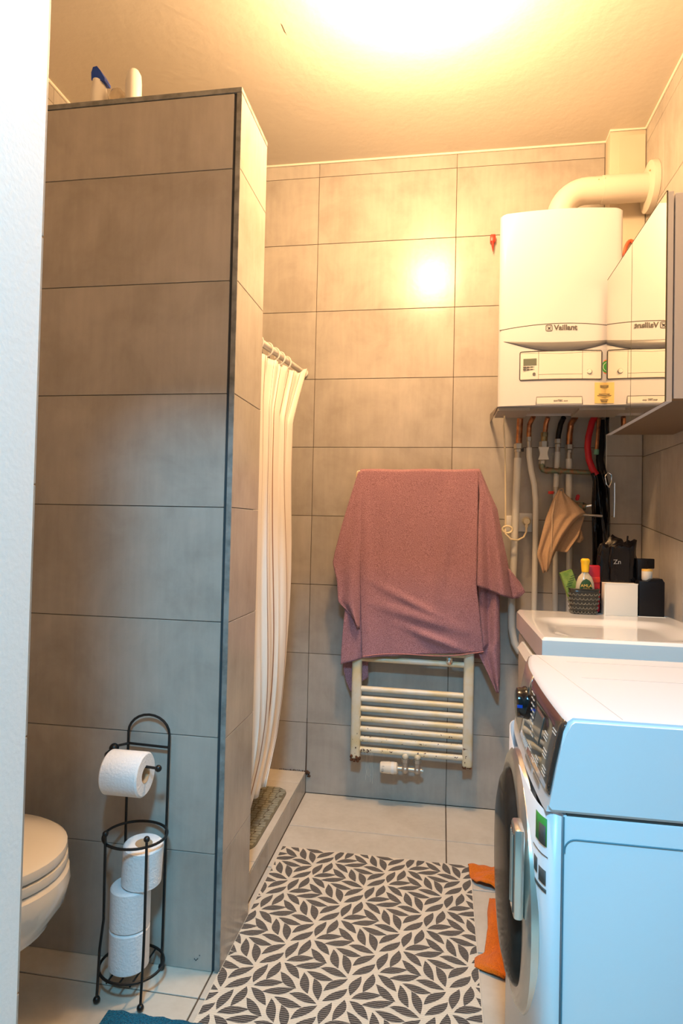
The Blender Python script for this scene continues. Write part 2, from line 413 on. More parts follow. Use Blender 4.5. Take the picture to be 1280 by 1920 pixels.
# right wall
wr = G(); wr.box(XR+.0035, XR+.12, -2.2, .1, 0, ZC); wr = wr.build('wall_right', 'grout', smooth=False); wr['kind'] = 'structure'
yt = [0, -.276, -.876, -1.476, -2.06]
zr = [1.455, 1.8, 2.1, 2.4, 2.7, ZC]
for j in range(4):
    for k in range(5): tile(wr, 'tile', 'x', XR, yt[j+1], yt[j], zr[k], zr[k+1], -1)
    for k in range(3): tile(wr, 'tile', 'x', XR, yt[j+1], yt[j], .3*k, .3*k+.3 if k < 2 else .86, -1)
def zj(y): return 1.195+.13*y if y > -.5 else 1.13
for a, b in ((0, -.276), (-.276, -.5), (-.5, -.876), (-.876, -1.476), (-1.476, -2.06)):
    e = .0015
    quad_tile(wr, 'tile', [(XR, a-e, .862), (XR, b+e, .862), (XR, b+e, zj(b)-e), (XR, a-e, zj(a)-e)], (.006, 0, 0))
    quad_tile(wr, 'tile', [(XR, a-e, zj(a)+e), (XR, b+e, zj(b)+e), (XR, b+e, 1.4535), (XR, a-e, 1.4535)], (.006, 0, 0))
# left wall
wl = G(); wl.box(XL-.12, XL-.0035, -2.2, .1, 0, ZC); wl = wl.build('wall_left', 'grout', smooth=False); wl['kind'] = 'structure'
for a, b in ((0, -.6), (-.6, -1.2), (-1.2, -1.8), (-1.8, -2.06)):
    for k in range(len(rows)-1): tile(wl, 'tile', 'x', XL, b, a, rows[k], rows[k+1], 1)
# boxed corner column
wc = G(); wc.box(1.2, XR-.001, -.075, -.001, 1.6, ZC-.001, .003); wc = wc.build('wall_corner', 'paint'); wc['kind'] = 'structure'
g = G(); g.box(1.203, XR-.001, -.0715, -.001, 0, 1.598); g.build('core', 'grout', wc, smooth=False)
for a, b in ((0, .3), (.3, .6), (.6, .895), (.895, 1.19), (1.19, 1.458), (1.458, 1.598)):
    tile(wc, 'tile', 'y', -.075, 1.2, XR-.0015, a, b, -1, th=.0033); tile(wc, 'tile', 'x', 1.2, -.071, -.001, a, b, -1, th=.0028)
g = G(); g.box(1.1985, 1.2015, -.0775, -.0745, .3, 1.6); g.build('corner_bead', 'caulk', wc, smooth=False)
g = G(); g.box(1.235, XR-.004, -.0765, -.0745, 2.25, 2.74); g.build('pipe_shadow_panel', 'paint', wc, smooth=False)  # thin raised rectangle standing in for the flue pipe's shadow on the column
# partition between toilet corner and shower
wp = G(); wp.box(XL+.001, .004, -1.104, -.874, 0, 2.303); wp = wp.build('wall_partition', 'seam', smooth=False); wp['kind'] = 'structure'
prow = [0]+[.3*k for k in range(1, 8)]+[2.303]
for k in range(8):
    tile(wp, 'tile', 'y', -1.11, XL+.002, -.6, prow[k], prow[k+1], -1, th=.0055)
    tile(wp, 'tile', 'y', -1.11, -.6, -.0005, prow[k], prow[k+1], -1, th=.0055)
    tile(wp, 'tile', 'x', .02, -1.1085, -.869, prow[k], prow[k+1], 1, th=.0135)
    tile(wp, 'tile', 'y', -.868, XL+.002, 0, prow[k], prow[k+1], 1, th=.0055)
g = G(); [g.tube([P(a, b, 'y', -1.1103) for a, b in q], .0011, 5) for q in (((364, 1797), (367, 1801), (371, 1797)), ((373, 1791), (375, 1792)))]; g.build('chip_mark', 'seam', wp)['kind'] = 'stuff'
g = G(); g.box(.0065, .0205, -1.1115, -1.1085, 0, 2.303, .0006, 1); o = g.build('edge_trim', 'edge', wp, smooth=False)
g = G(); g.box(XL+.002, .0205, -1.1115, -.868, 2.304, 2.318, .001, 1); o = g.build('cap_tile', 'edge', wp, smooth=False)
# shower platform and curb
sp = G(); sp.box(XL+.001, -.006, -.867, -.001, 0, .083); sp = sp.build('shower_curb', 'grout', smooth=False); sp['kind'] = 'structure'
for a, b in ((-.002, -.122), (-.122, -.742), (-.742, -.866)):
    tile(sp, 'floor', 'z', .09, -.6, -.0005, b, a, 1, th=.0065); tile(sp, 'floor', 'z', .09, XL+.002, -.6, b, a, 1, th=.0065)
for a, b in ((-.002, -.085), (-.085, -.287), (-.287, -.587), (-.587, -.866)): tile(sp, 'tile', 'x', 0, b, a, .001, .083, 1, th=.0055)
# front wall with the doorway, hall behind it
g = G(); g.box(XL-.12, .085, -2.16, -2.0, 0, ZC, 0); o = g.build('wall_front', 'white_wall', smooth=False); o['kind'] = 'structure'; o_front = o
g = G(); g.box(1.0, XR+.12, -2.16, -2.0, 0, ZC); g.build('wall_pier', 'white_wall', o, smooth=False)
g = G(); g.box(.085, 1.0, -2.16, -2.0, 2.06, ZC); g.build('wall_lintel', 'white_wall', o, smooth=False)
g = G(); g.box(-.62, -.5, -4.2, -2.16, 0, ZC); o = g.build('wall_hall_left', 'hall_wall', smooth=False); o['kind'] = 'structure'
g = G(); g.box(1.5, 1.6, -4.2, -2.16, 0, ZC); o = g.build('wall_hall_right', 'hall_wall', smooth=False); o['kind'] = 'structure'
g = G(); g.box(-.62, 1.6, -4.3, -4.2, 0, ZC); o = g.build('wall_hall_end', 'hall_wall', smooth=False); o['kind'] = 'structure'

for a, b in ((XL+.001, -.4), (-.4, .084), (1.001, XR-.001)):
    for k in range(len(rows)-1): tile(o_front, 'tile', 'y', -1.9935, a, b, rows[k], rows[k+1], 1, th=.006)
# ceiling lamp (just above the frame)
t = thing('ceiling_lamp', 'round opal ceiling lamp above the middle of the room', 'lamp', (.48, -.95, ZC))
part('base', 'white', t, lambda g: g.lathe([(.085, -.012), (.085, 0)], (.48, -.95, ZC)))
part('shade', 'lamp', t, lambda g: g.lathe([(.02, -.058), (.05, -.052), (.07, -.038), (.08, -.012)], (.48, -.95, ZC)))

# ------------------------------------------------------------------ washing machine
WY0, WY1 = -1.595, -1.065
wm = thing('washing_machine', 'white front-loading washing machine in front of the wash basin, dark glass door facing left', 'washing machine', (1.04, -1.33, 0))
def plan(y):   # how far the front bulges towards the room
    t = (y-WY0)/(WY1-WY0)*2-1; return 1-abs(t)**4
part('body', 'washer', wm, lambda g: g.box(.770, 1.325, WY0+.004, WY1-.004, .012, .690, .004))
def front_panel(g):
    def fn(u, v):
        y = lerp(WY0+.001, WY1-.001, u); t = u*2-1
        x = .767-.030*(1-abs(t)**10)**.5-.012*(1-t*t)
        return (x, y, lerp(.012, .690, v))
    g.grid(fn, 40, 2)
part('front_panel', 'washer', wm, front_panel, solid=.002, recalc=False)
# side pressing: thin groove lines around the flat panel
def side_groove(g):
    y = WY0+.0035; x0 = .772; zt = .653
    g.box(.7705, .7722, y-.0014, y+.002, .02, .688)
    pts = [(.773, y, .63)]+[(.773+.018*(1-cos(a)), y, .635+.018*sin(a)) for a in [pi/2*k/6 for k in range(7)]]+[(1.31, y, .653)]
    g.tube(pts, .0013, 6)
part('side_groove', mat('teal shadow seam', (.10, .22, .28), .5), wm, side_groove)
prof = [(.742, .694), (.7445, .705), (.750, .735), (.756, .77), (.762, .80), (.768, .83), (.7735, .843), (.782, .850)]
def ctrl_x(y, z, off=0):
    for i in range(len(prof)-1):
        if z <= prof[i+1][1] or i == len(prof)-2:
            t = (z-prof[i][1])/(prof[i+1][1]-prof[i][1]); x = lerp(prof[i][0], prof[i+1][0], t); break
    t = (y-WY0)/(WY1-WY0)*2-1
    return x-.008*(1-t*t)+.035*max(0, t-.45)**2+.010*max(0, -t-.92)*10*.3-off
def housing(g):
    n = 36; ring = []
    for i in range(n+1):
        y = lerp(WY0, WY1, i/n); pts = [Vector((ctrl_x(y, z), y, z)) for x, z in prof]
        pts += [Vector((1.325, y, .850)), Vector((1.325, y, .694))]
        ring.append([g.bm.verts.new(p) for p in pts])
    m = len(ring[0])
    for i in range(n):
        for j in range(m): g.bm.faces.new((ring[i][j], ring[i][(j+1) % m], ring[i+1][(j+1) % m], ring[i+1][j]))
    g.bm.faces.new(ring[0]); g.bm.faces.new(ring[-1][::-1])
    es = [e for e in g.bm.edges if all(v in ring[0] for v in e.verts)]
    bmesh.ops.bevel(g.bm, geom=es, offset=.006, segments=3, affect='EDGES', clamp_overlap=True)
part('top_housing', 'washer', wm, housing)
part('shadow_gap', 'line', wm, lambda g: g.box(.776, 1.32, WY0+.006, WY1-.006, .688, .6955), smooth=False)
def topline(g):
    for y in (-1.13, -1.29): g.box(.86, 1.32, y-.0006, y+.0006, .8495, .8504)
    g.prism([(.80, -1.075, .8504), (.801, -1.075, .8504), (.864, -1.58, .8504), (.863, -1.58, .8504)], (0, 0, -.001))
part('lid_joint', mat('soft seam', (.52, .50, .46), .6), wm, topline, smooth=False)
def ctrl_patch(y0, y1, z0, z1, off, ny=14, nz=8, skew=0):
    def f(g):
        g.grid(lambda u, v: (ctrl_x(lerp(y0, y1, u)+skew*v, lerp(z0, z1, v), off), lerp(y0, y1, u)+skew*v, lerp(z0, z1, v)), ny, nz)
    return f
cp = part('control_panel', 'panel', wm, ctrl_patch(WY0+.004, -1.285, .722, .843, .0015), solid=.002, recalc=False)
dr = part('detergent_drawer', 'silver', wm, ctrl_patch(-1.280, WY1+.01, .722, .843, .0012), solid=.002, recalc=False)
part('display', mat('display', (.10, .085, .07), .12, coat=.6), cp, ctrl_patch(-1.475, -1.40, .765, .815, .003), solid=.001, recalc=False)
def prints(g):
    for k in range(8):
        y = -1.315-.012*k*.8; z = .825-.009*k
        for q in range(2):
            yy = y-.020*q-.006; g.prism([(ctrl_x(yy, z, .0032), yy, z), (ctrl_x(yy, z-.002, .0032), yy, z-.002), (ctrl_x(yy-.014, z-.002, .0032), yy-.014, z-.002), (ctrl_x(yy-.014, z, .0032), yy-.014, z)], (-.0004, 0, 0))
    for (y, z, n) in ((-1.50, .80, 3), (-1.515, .775, 3), (-1.53, .75, 3), (-1.47, .745, 3), (-1.44, .735, 2), (-1.40, .742, 2), (-1.545, .82, 2)):
        for q in range(n):
            zz = z-.0055*q; g.prism([(ctrl_x(y, zz, .0032), y, zz), (ctrl_x(y, zz-.0016, .0032), y, zz-.0016), (ctrl_x(y-.026, zz-.0016, .0032), y-.026, zz-.0016), (ctrl_x(y-.026, zz, .0032), y-.026, zz)], (-.0004, 0, 0))
    for q in range(5):
        y = -1.335-.012*q; z = .735; g.prism([(ctrl_x(y, z, .0032), y, z), (ctrl_x(y, z-.012, .0032), y, z-.012), (ctrl_x(y-.005, z-.012, .0032), y-.005, z-.012), (ctrl_x(y-.005, z, .0032), y-.005, z)], (-.0004, 0, 0))
part('printed_symbols', 'wprint', cp, prints, smooth=False)['kind'] = 'stuff'
kn = part('program_knob', 'gloss_black', wm, lambda g: g.lathe([(.035, 0), (.035, -.005), (.032, -.009), (.031, -.020), (.027, -.022)], (ctrl_x(-1.27, .785), -1.27, .785), 'x', 28))
part('pointer', 'blue', kn, lambda g: g.box(ctrl_x(-1.27, .785)-.0228, ctrl_x(-1.27, .785)-.012, -1.303, -1.3, .782, .788), smooth=False)
# porthole door
DC = (.020, -1.33, .460)
door = part('door', 'silver', wm, lambda g: g.lathe([(.205, .722), (.232, .728), (.238, .718), (.236, .706), (.226, .698), (.208, .694), (.196, .697)], (DC[0], DC[1], DC[2]), 'x', 64))
part('door_glass', 'glass_dark', door, lambda g: g.lathe([(.197, .700), (.192, .690), (.178, .682), (.150, .676), (.10, .672), (.04, .670)], (DC[0], DC[1], DC[2]), 'x', 56))
h = part('door_handle', 'silver', door, lambda g: g.box(.698, .716, -1.550, -1.495, .485, .640, .006))
part('handle_insert', 'panel', h, lambda g: g.box(.6965, .700, -1.543, -1.505, .495, .630, .001), smooth=False)
for q in range(4): part('handle_rib', 'steel', h, lambda g: g.box(.6950, .6975, -1.512-.009*q-.0012, -1.512-.009*q+.0012, .50+.004*q, .626), smooth=False)
# stickers on the front panel
def fx(y):
    t = (y-WY0)/(WY1-WY0)*2-1; return .767-.030*(1-abs(t)**10)**.5-.012*(1-t*t)
def patch(g, y0, y1, z0, z1, off=.0016):
    g.grid(lambda u, v: (fx(lerp(y0, y1, u))-off, lerp(y0, y1, u), lerp(z0, z1, v)), 4, 1)
part('sticker', 'sgreen', wm, lambda g: patch(g, -1.583, -1.547, .632, .678), solid=.0004, recalc=False)
part('sticker', 'text', wm, lambda g: [patch(g, -1.581, -1.562, .632, .665, .0022), patch(g, -1.585, -1.535, .615, .6165), patch(g, -1.582, -1.562, .568, .592), patch(g, -1.556, -1.540, .575, .600), patch(g, -1.583, -1.545, .556, .562)], solid=.0004, recalc=False)
part('label_slot', 'steel', wm, lambda g: [g.prism([(ctrl_x(y, z, .002), y, z) for y, z in q], (-.0006, 0, 0)) for q in ([(-1.385, .716), (-1.455, .716), (-1.455, .710), (-1.385, .710)], [(-1.475, .717), (-1.53, .717), (-1.53, .711), (-1.475, .711)])], smooth=False)
for yy in (-1.54, -1.12):
    for xx in (.80, 1.28): part('foot', 'black', wm, lambda g: g.lathe([(.02, 0), (.02, .012)], (xx, yy, 0), n=16))

# ------------------------------------------------------------------ vanity and basin
BX0, BX1, BY0, BY1 = .830, 1.330, -.962, -.385
va = thing('vanity_cabinet', 'cream vanity cabinet under the white basin, beside the washing machine', 'cabinet', (1.08, -.67, .22))
part('body', 'white', va, lambda g: g.box(.858, 1.328, -.950, -.392, .22, .806, .002))
for z0, z1 in ((.52, .795), (.225, .512)):
    d = part('drawer', 'white', va, lambda g: g.box(.838, .857, -.950, -.392, z0, z1, .002))
    def pull(g):
        zt = z1+.0005 if z1 > .7 else z1
        A = [(.850, -.79, zt), (.826, -.79, zt), (.812, -.79, zt-.020), (.8135, -.79, zt-.021), (.8285, -.79, zt-.003), (.850, -.79, zt-.003)]
        g.prism(A, (0, .22, 0))
    part('handle', 'white', d, pull, smooth=False)
bs = thing('wash_basin', 'white rectangular wash basin slab behind the washing machine', 'basin', (1.08, -.67, .812))
def basin_slab(g):
    # solid slab with a bowl pressed into its top
    nu = nv = 72
    def top(u, v):
        x = lerp(BX0, BX1, u); y = lerp(BY0, BY1, v)
        ax = abs((x-1.06)/.205); ay = abs((y+.745)/.190); d = (ax**5+ay**5)**.2
        s = min(1, max(0, (d-.62)/.40)); s = s*s*(3-2*s); z = .877-.014*(1-s)
        m = min(min(u, 1-u)*(BX1-BX0), min(v, 1-v)*(BY1-BY0))
        if m < .010: z -= .008*(1-m/.010)**2
        return (x, y, z)
    V = [[g.bm.verts.new(top(i/nu, j/nv)) for i in range(nu+1)] for j in range(nv+1)]
    for j in range(nv):
        for i in range(nu): g.bm.faces.new((V[j][i], V[j][i+1], V[j+1][i+1], V[j+1][i]))
    rim = V[0][:]+[V[j][nu] for j in range(1, nv+1)]+V[nv][:-1][::-1]+[V[j][0] for j in range(nv-1, 0, -1)]
    low = [g.bm.verts.new((v.co.x, v.co.y, .812)) for v in rim]; n = len(rim)
    for i in range(n): g.bm.faces.new((rim[i], rim[(i+1) % n], low[(i+1) % n], low[i]))
    g.bm.faces.new(low)
part('slab', 'ceramic', bs, basin_slab)

# things on the basin's back rim
ZB = .877
ba = thing('basket', 'dark patterned plastic basket on the back rim of the basin', 'basket', (1.046, -.425, ZB))
def bsk(g):
    n = 40; R0, R1 = .034, .042
    def wall(r_off):
        def fn(u, v):
            a = 2*pi*u; R = lerp(R0, R1, v)+r_off; q = abs(cos(a))**4+abs(sin(a))**4
            R *= q**-.25*.98; return (1.046+R*1.18*cos(a), -.425+R*.85*sin(a), lerp(ZB+.003, ZB+.085, v))
        return fn
    g.grid(wall(0), n, 6)
def lattice(g):
    R0, R1 = .034, .042
    for j in range(5):
        for i in range(26):
            a = 2*pi*(i+.5*(j % 2))/26; v = (j+.6)/5.4; R = lerp(R0, R1, v)+.0015; q = abs(cos(a))**4+abs(sin(a))**4; R *= q**-.25*.98
            c = Vector((1.046+R*1.18*cos(a), -.425+R*.85*sin(a), lerp(ZB+.003, ZB+.085, v)))
            tn = Vector((-sin(a), cos(a), 0))
            g.tube([c+tn*.006*cos(t)+Vector((0, 0, .007*sin(t)-.002)) for t in [pi+pi*k/5 for k in range(6)]], .0013, 5)
part('body', 'basket', ba, bsk, solid=.002, recalc=False)
part('lattice', 'basket_lattice', ba, lattice)['kind'] = 'stuff'
part('floor', 'basket', ba, lambda g: g.box(1.01, 1.082, -.452, -.398, ZB, ZB+.003), smooth=False)
def rimf(g):
    pts = []
    for i in range(40):
        a = 2*pi*i/40; q = abs(cos(a))**4+abs(sin(a))**4; R = .0425*q**-.25*.98; pts.append((1.046+R*1.18*cos(a), -.425+R*.85*sin(a), ZB+.085))
    g.tube(pts, .0022, 6, closed=True)
part('rim', 'basket', ba, rimf)
bo = thing('oil_bottle', 'clear hair oil bottle with yellow cap standing in the basket', 'bottle', (1.05, -.43, ZB+.006))
part('body', 'oil', bo, lambda g: g.lathe([(.020, .006), (.027, .012), (.030, .05), (.031, .085), (.029, .105), (.022, .125), (.012, .137), (.010, .145)], (1.05, -.43, ZB), n=28, sy=.6))
part('cap', 'yellow', bo, lambda g: g.lathe([(.0115, .142), (.0135, .165), (.0135, .172), (.0155, .176), (.0150, .183), (.010, .188)], (1.05, -.43, ZB), n=24))
part('label', 'dkgreen', bo, lambda g: g.grid(lambda u, v: (lambda x, z: (x, -.43-.6*.031*sqrt(max(0, 1-((x-1.05)/.0315)**2))-.0012, z))(1.05+lerp(-1, 1, u)*.021*sqrt(max(0, 1-max(0, (v-.35)/.65)**2)+1e-6)*(1), ZB+lerp(.06, .120, v)), 14, 10), solid=.0005, recalc=False)
text('AMLA', .014, 'gold', bo, (1.05, -.4512, ZB+.096), (1, 0, 0), (0, 0, 1))
text('GOLD', .008, 'gold', bo, (1.05, -.4515, ZB+.086), (1, 0, 0), (0, 0, 1))
gb = solo('green_box', 'green', 'small green box tilted in the basket, left of the oil bottle', 'box', lambda g: g.obox((1.004, -.418, ZB+.095), (.042, .018, .10), (0, -.35, .1), .001), smooth=False)
g = G()
for k in range(5): g.obox((1.0-.0035*k+.012, -.4285+.0, ZB+.128-.009*k), (.020, .0004, .002), (0, -.35, .1))
o = g.build('printed_lines', 'dkgreen', gb, smooth=False)
rb = thing('red_bottle', 'dark red shampoo bottle behind the oil bottle in the basket', 'bottle', (1.079, -.408, ZB+.006))
part('body', 'red2', rb, lambda g: g.box(1.061, 1.104, -.414, -.398, ZB+.004, ZB+.165, .006))
part('cap', 'red', rb, lambda g: g.box(1.070, 1.103, -.4165, -.398, ZB+.105, ZB+.125, .003))
wbx = thing('white_box', 'cream white square box on the basin rim beside the basket', 'box', (1.163, -.43, ZB))
part('body', 'cream', wbx, lambda g: g.box(1.109, 1.214, -.452, -.405, ZB, ZB+.108, .0015))
part('edge_strip', 'caulk', wbx, lambda g: [g.box(1.108, 1.2145, -.4526, -.4515, ZB+.1055, ZB+.109), g.box(1.108, 1.112, -.4526, -.4515, ZB, ZB+.108)], smooth=False)
bb = thing('black_box', 'matt black box standing right of the white box', 'box', (1.268, -.425, ZB))
part('body', 'black', bb, lambda g: g.box(1.218, 1.299, -.450, -.402, ZB+.001, ZB+.118, .003))
part('flap', 'black', bb, lambda g: g.prism([(1.245, -.4505, ZB+.1175), (1.296, -.4505, ZB+.1175), (1.290, -.4505, ZB+.128), (1.256, -.4505, ZB+.126)], (0, .045, 0)), smooth=False)
part('base_line', 'caulk', bb, lambda g: g.box(1.216, 1.302, -.452, -.402, ZB, ZB+.0012), smooth=False)
# black bags and pouch behind
def lump(c, s, seed, amp=.12):
    def f(g):
        b = bmesh.new(); bmesh.ops.create_cube(b, size=1); bmesh.ops.subdivide_edges(b, edges=b.edges[:], cuts=9, use_grid_fill=True)
        for v in b.verts:
            p = v.co.copy(); q = p.normalized()*.62; p = p.lerp(q, .35); n = mn.noise(p*5+Vector((seed, 0, 0)))
            v.co = Vector((c[0]+p.x*s[0], c[1]+p.y*s[1], c[2]+p.z*s[2]))+Vector((n*s[0], n*s[1], n*s[2]))*amp
        g.merge(b)
    return f
bg = thing('black_bag', 'glossy crumpled black pouch with silver print behind the white box', 'bag', (1.165, -.385, ZB))
part('body', 'gloss_black', bg, lump((1.163, -.382, ZB+.118), (.118, .035, .245), 3))
part('front_pocket', 'gloss_black', bg, lump((1.168, -.402, ZB+.165), (.062, .018, .140), 9, .05))
text('Zn', .022, 'silverp', bg, (1.158, -.4125, ZB+.178), (1, 0, .05), (0, 0, 1), name='lettering')
part('strap', 'black', bg, lambda g: g.tube([(1.195, -.39, ZB+.20), (1.196, -.388, ZB+.25), (1.198, -.386, ZB+.268)], .003, 6))
solo('black_pouch', 'black', 'flat black pouch with open top right of the glossy bag', 'pouch', lambda g: [g.box(1.226, 1.262, -.402, -.372, ZB+.10, ZB+.190, .006), g.box(1.225, 1.283, -.398, -.385, ZB+.158, ZB+.192, .003), g.box(1.226, 1.295, -.398, -.372, ZB+.001, ZB+.104, .003)])
jr = thing('cream_jar', 'small cream jar with gold rim on top of the black box', 'jar', (1.259, -.425, ZB+.119))
part('body', 'cream', jr, lambda g: g.lathe([(.015, .119), (.017, .123), (.017, .150)], (1.254, -.412, ZB), n=20))
part('lid', 'gold', jr, lambda g: g.lathe([(.0165, .150), (.017, .152), (.0165, .157)], (1.254, -.412, ZB), n=20))

# ------------------------------------------------------------------ boiler
BF = -.362
bl = thing('boiler', 'white wall-hung gas boiler in the corner above the pipes', 'boiler', (.967, 0, 1.60))
def bfront(x):   # gentle convex front
    t = (x-.967)/.213; return BF-.022*(1-t*t)
def bcasing(g):
    z0, z1 = 1.603, 2.305; n = 28; x0, x1 = .754, 1.180
    pl = [Vector((x0+.024, -.16, 0)), Vector((x0+.001, BF+.014, 0)), Vector((x0+.003, BF+.004, 0))]
    pl += [Vector((lerp(x0+.010, x1-.010, i/n), bfront(lerp(x0+.010, x1-.010, i/n)), 0)) for i in range(n+1)]
    pl += [Vector((x1-.003, BF+.004, 0)), Vector((x1-.001, BF+.014, 0)), Vector((x1-.02, -.16, 0))]
    A = [g.bm.verts.new(p+Vector((0, 0, z0))) for p in pl]; B = [g.bm.verts.new(p+Vector((0, 0, z1))) for p in pl]; m = len(pl)
    for i in range(m): g.bm.faces.new((A[i], A[(i+1) % m], B[(i+1) % m], B[i]))
    g.bm.faces.new(A[::-1]); tf = g.bm.faces.new(B)
    bmesh.ops.bevel(g.bm, geom=[e for e in tf.edges], offset=.006, segments=3, affect='EDGES')
part('casing', 'boiler', bl, bcasing)
part('back_frame', 'boiler', bl, lambda g: g.box(.80, 1.145, -.161, -.001, 1.66, 2.285, .003))
tg = mat('tray grey', (.22, .19, .165), .5)
for xx in (.754, 1.177): part('side_flange', tg, bl, lambda g: g.prism([(xx, -.350, 1.602), (xx, -.004, 1.602), (xx, -.004, 1.640), (xx, -.350, 1.606)], (.003, 0, 0)), smooth=False)
tb = mat('tray brown grey', (.30, .26, .22), .5)
for a in ((.757, .87, -.352, -.20, 1.590, 1.602), (1.04, 1.177, -.352, -.20, 1.590, 1.602), (.87, 1.04, -.352, -.24, 1.598, 1.603)): part('bottom_tray', tb, bl, lambda g: g.box(*a), smooth=False)
def fcurve(pts, r, off=.0012):
    out = []
    for i in range(len(pts)-1):
        for k in range(10): x = lerp(pts[i][0], pts[i+1][0], k/10); out.append((x, bfront(x)-off, lerp(pts[i][1], pts[i+1][1], k/10)))
    out.append((pts[-1][0], bfront(pts[-1][0])-off, pts[-1][1])); return out
part('panel_joint', 'line', bl, lambda g: g.tube(fcurve([(.757+.0105*k*4, 1.880-.0135*(1-((k/5)-1)**2)*-1) for k in range(11)], 0, -.0002), .0013, 5))
def swo(g):
    n = 40
    def fn(u, v):
        x = lerp(.772, 1.172, u); t = 2*u-1
        top = 1.838-.012*(1-t*t); bot = 1.838-.046*(1-t*t)**1.15
        z = lerp(top, bot, v); return (x, bfront(x)-.001-.004*sin(pi*v)*(1-t*t), z)
    g.grid(fn, n, 8)
part('grip_strip', 'swoosh', bl, swo, solid=.001, recalc=False)
def fpanel(x0, x1, z0, z1, off=.0014, n=14):
    def f(g): g.grid(lambda u, v: (lerp(x0, x1, u), bfront(lerp(x0, x1, u))-off, lerp(z0, z1, v)), n, 1)
    return f
def rrect(x0, x1, z0, z1, r=.006):
    p = []
    for cx, cz, a0 in ((x1-r, z1-r, 0), (x0+r, z1-r, 90), (x0+r, z0+r, 180), (x1-r, z0+r, 270)):
        for k in range(5): a = radians(a0+22.5*k); p.append((cx+r*cos(a), cz+r*sin(a)))
    q = []
    for i in range(len(p)):
        a, b = p[i], p[(i+1) % len(p)]; m = max(1, int(abs(b[0]-a[0])/.02))
        for k in range(m): q.append((lerp(a[0], b[0], k/m), lerp(a[1], b[1], k/m)))
    return q
cpn = part('control_flap', 'white', bl, fpanel(.832, 1.106, 1.696, 1.793, .0012), smooth=False, solid=.0014, recalc=False)
part('flap_outline', 'line', cpn, lambda g: g.tube([(x, bfront(x)-.0016, z) for x, z in rrect(.829, 1.108, 1.693, 1.796)], .0013, 5, closed=True))
part('flap_joint', 'text', cpn, lambda g: [g.tube(fcurve([(x, 1.695), (x, 1.794)], 0, .0019), .0006, 4) for x in (.893, 1.042)]+[g.tube(fcurve([(.893, z), (1.042, z)], 0, .0019), .0006, 4) for z in (1.712,)]+[g.tube(fcurve([(.833, 1.790), (.893, 1.789), (.967, 1.785), (1.042, 1.789), (1.104, 1.791)], 0, .0019), .0005, 4)])
part('lcd_display', 'lcd', cpn, fpanel(.841, .886, 1.746, 1.770, .0026), smooth=False, solid=.0008, recalc=False)
for i in range(4):
    for z in (1.7375, 1.729): part('button', 'text', cpn, lambda g: g.box(.840+.0122*i, .8505+.0122*i, bfront(.86)-.0036, bfront(.86)-.002, z, z+.0042), smooth=False)
part('reset_button', 'swoosh', cpn, lambda g: g.lathe([(.0052, -.0045), (.0052, -.001)], (.878, bfront(.878), 1.7145), 'y', n=16))
part('round_button', 'white', cpn, lambda g: g.lathe([(.0065, -.006), (.0082, -.004), (.0084, -.001)], (1.066, bfront(1.066), 1.720), 'y', n=20))
part('round_button_ring', 'text', cpn, lambda g: g.lathe([(.0092, -.0026), (.0092, -.001)], (1.066, bfront(1.066), 1.720), 'y', n=20))
lg = part('logo', 'text', bl, lambda g: (g.tube([(x, bfront(x)-.0006, z) for x, z in rrect(.9165, .9375, 1.8675, 1.8885, .004)], .0012, 5, closed=True),
     g.tube([(.921+.012*k/6, bfront(.927)-.001, 1.8845-.010*sin(pi*k/6)) for k in range(7)], .001, 5), g.tube([(.9215, bfront(.927)-.001, 1.871), (.927, bfront(.927)-.001, 1.8785), (.9325, bfront(.927)-.001, 1.871)], .001, 5),
     g.sphere((.927, bfront(.927)-.001, 1.8795), .0022, n=8)))
text('Vaillant', .0265, 'text', bl, (.983, bfront(.98)-.0006, 1.8775), (1, .005, 0), (0, 0, 1), offset=.0007)
bp_ = part('name_plate', 'white', bl, fpanel(.888, 1.042, 1.607, 1.630, .0014), smooth=False, solid=.001, recalc=False)
part('plate_outline', 'line', bp_, lambda g: [g.tube(fcurve([(.886, 1.604), (.888, 1.632), (1.042, 1.632), (1.044, 1.604)], 0, .0016), .0008, 4)])
text('ecoTEC', .0095, 'text', bl, (.961, bfront(.961)-.003, 1.618), (1, 0, 0), (0, 0, 1)); text('pure', .007, 'text', bl, (.987, bfront(.987)-.003, 1.6175), (1, 0, 0), (0, 0, 1))
st = part('round_sticker', 'orange_red', bl, lambda g: g.lathe([(.026, -.0012), (.026, -.0004)], (1.130, bfront(1.130)-.001, 1.738), 'y', n=32))
part('sticker_ring', 'sgreen', st, lambda g: g.lathe([(.023, -.0018), (.023, -.0012)], (1.130, bfront(1.130)-.001, 1.738), 'y', n=32))
part('sticker_ring', 'wprint', st, lambda g: g.lathe([(.017, -.0022), (.017, -.0018)], (1.130, bfront(1.130)-.001, 1.738), 'y', n=32))
part('sticker_ring', 'sgreen', st, lambda g: g.lathe([(.0155, -.0026), (.0155, -.0022)], (1.130, bfront(1.130)-.001, 1.738), 'y', n=32))
ys_ = part('service_sticker', 'sticker', bl, fpanel(1.085, 1.150, 1.608, 1.682, .0012, 6), smooth=False, solid=.0006, recalc=False)
part('printed_lines', 'text', ys_, lambda g: [g.box(x0, x1, bfront(x0)-.0028, bfront(x0)-.0018, z, z+.0016) for x0, x1, z in ((1.103, 1.135, 1.670), (1.103, 1.135, 1.665), (1.099, 1.137, 1.640), (1.094, 1.137, 1.635), (1.104, 1.135, 1.620), (1.107, 1.135, 1.614))], smooth=False)['kind'] = 'stuff'
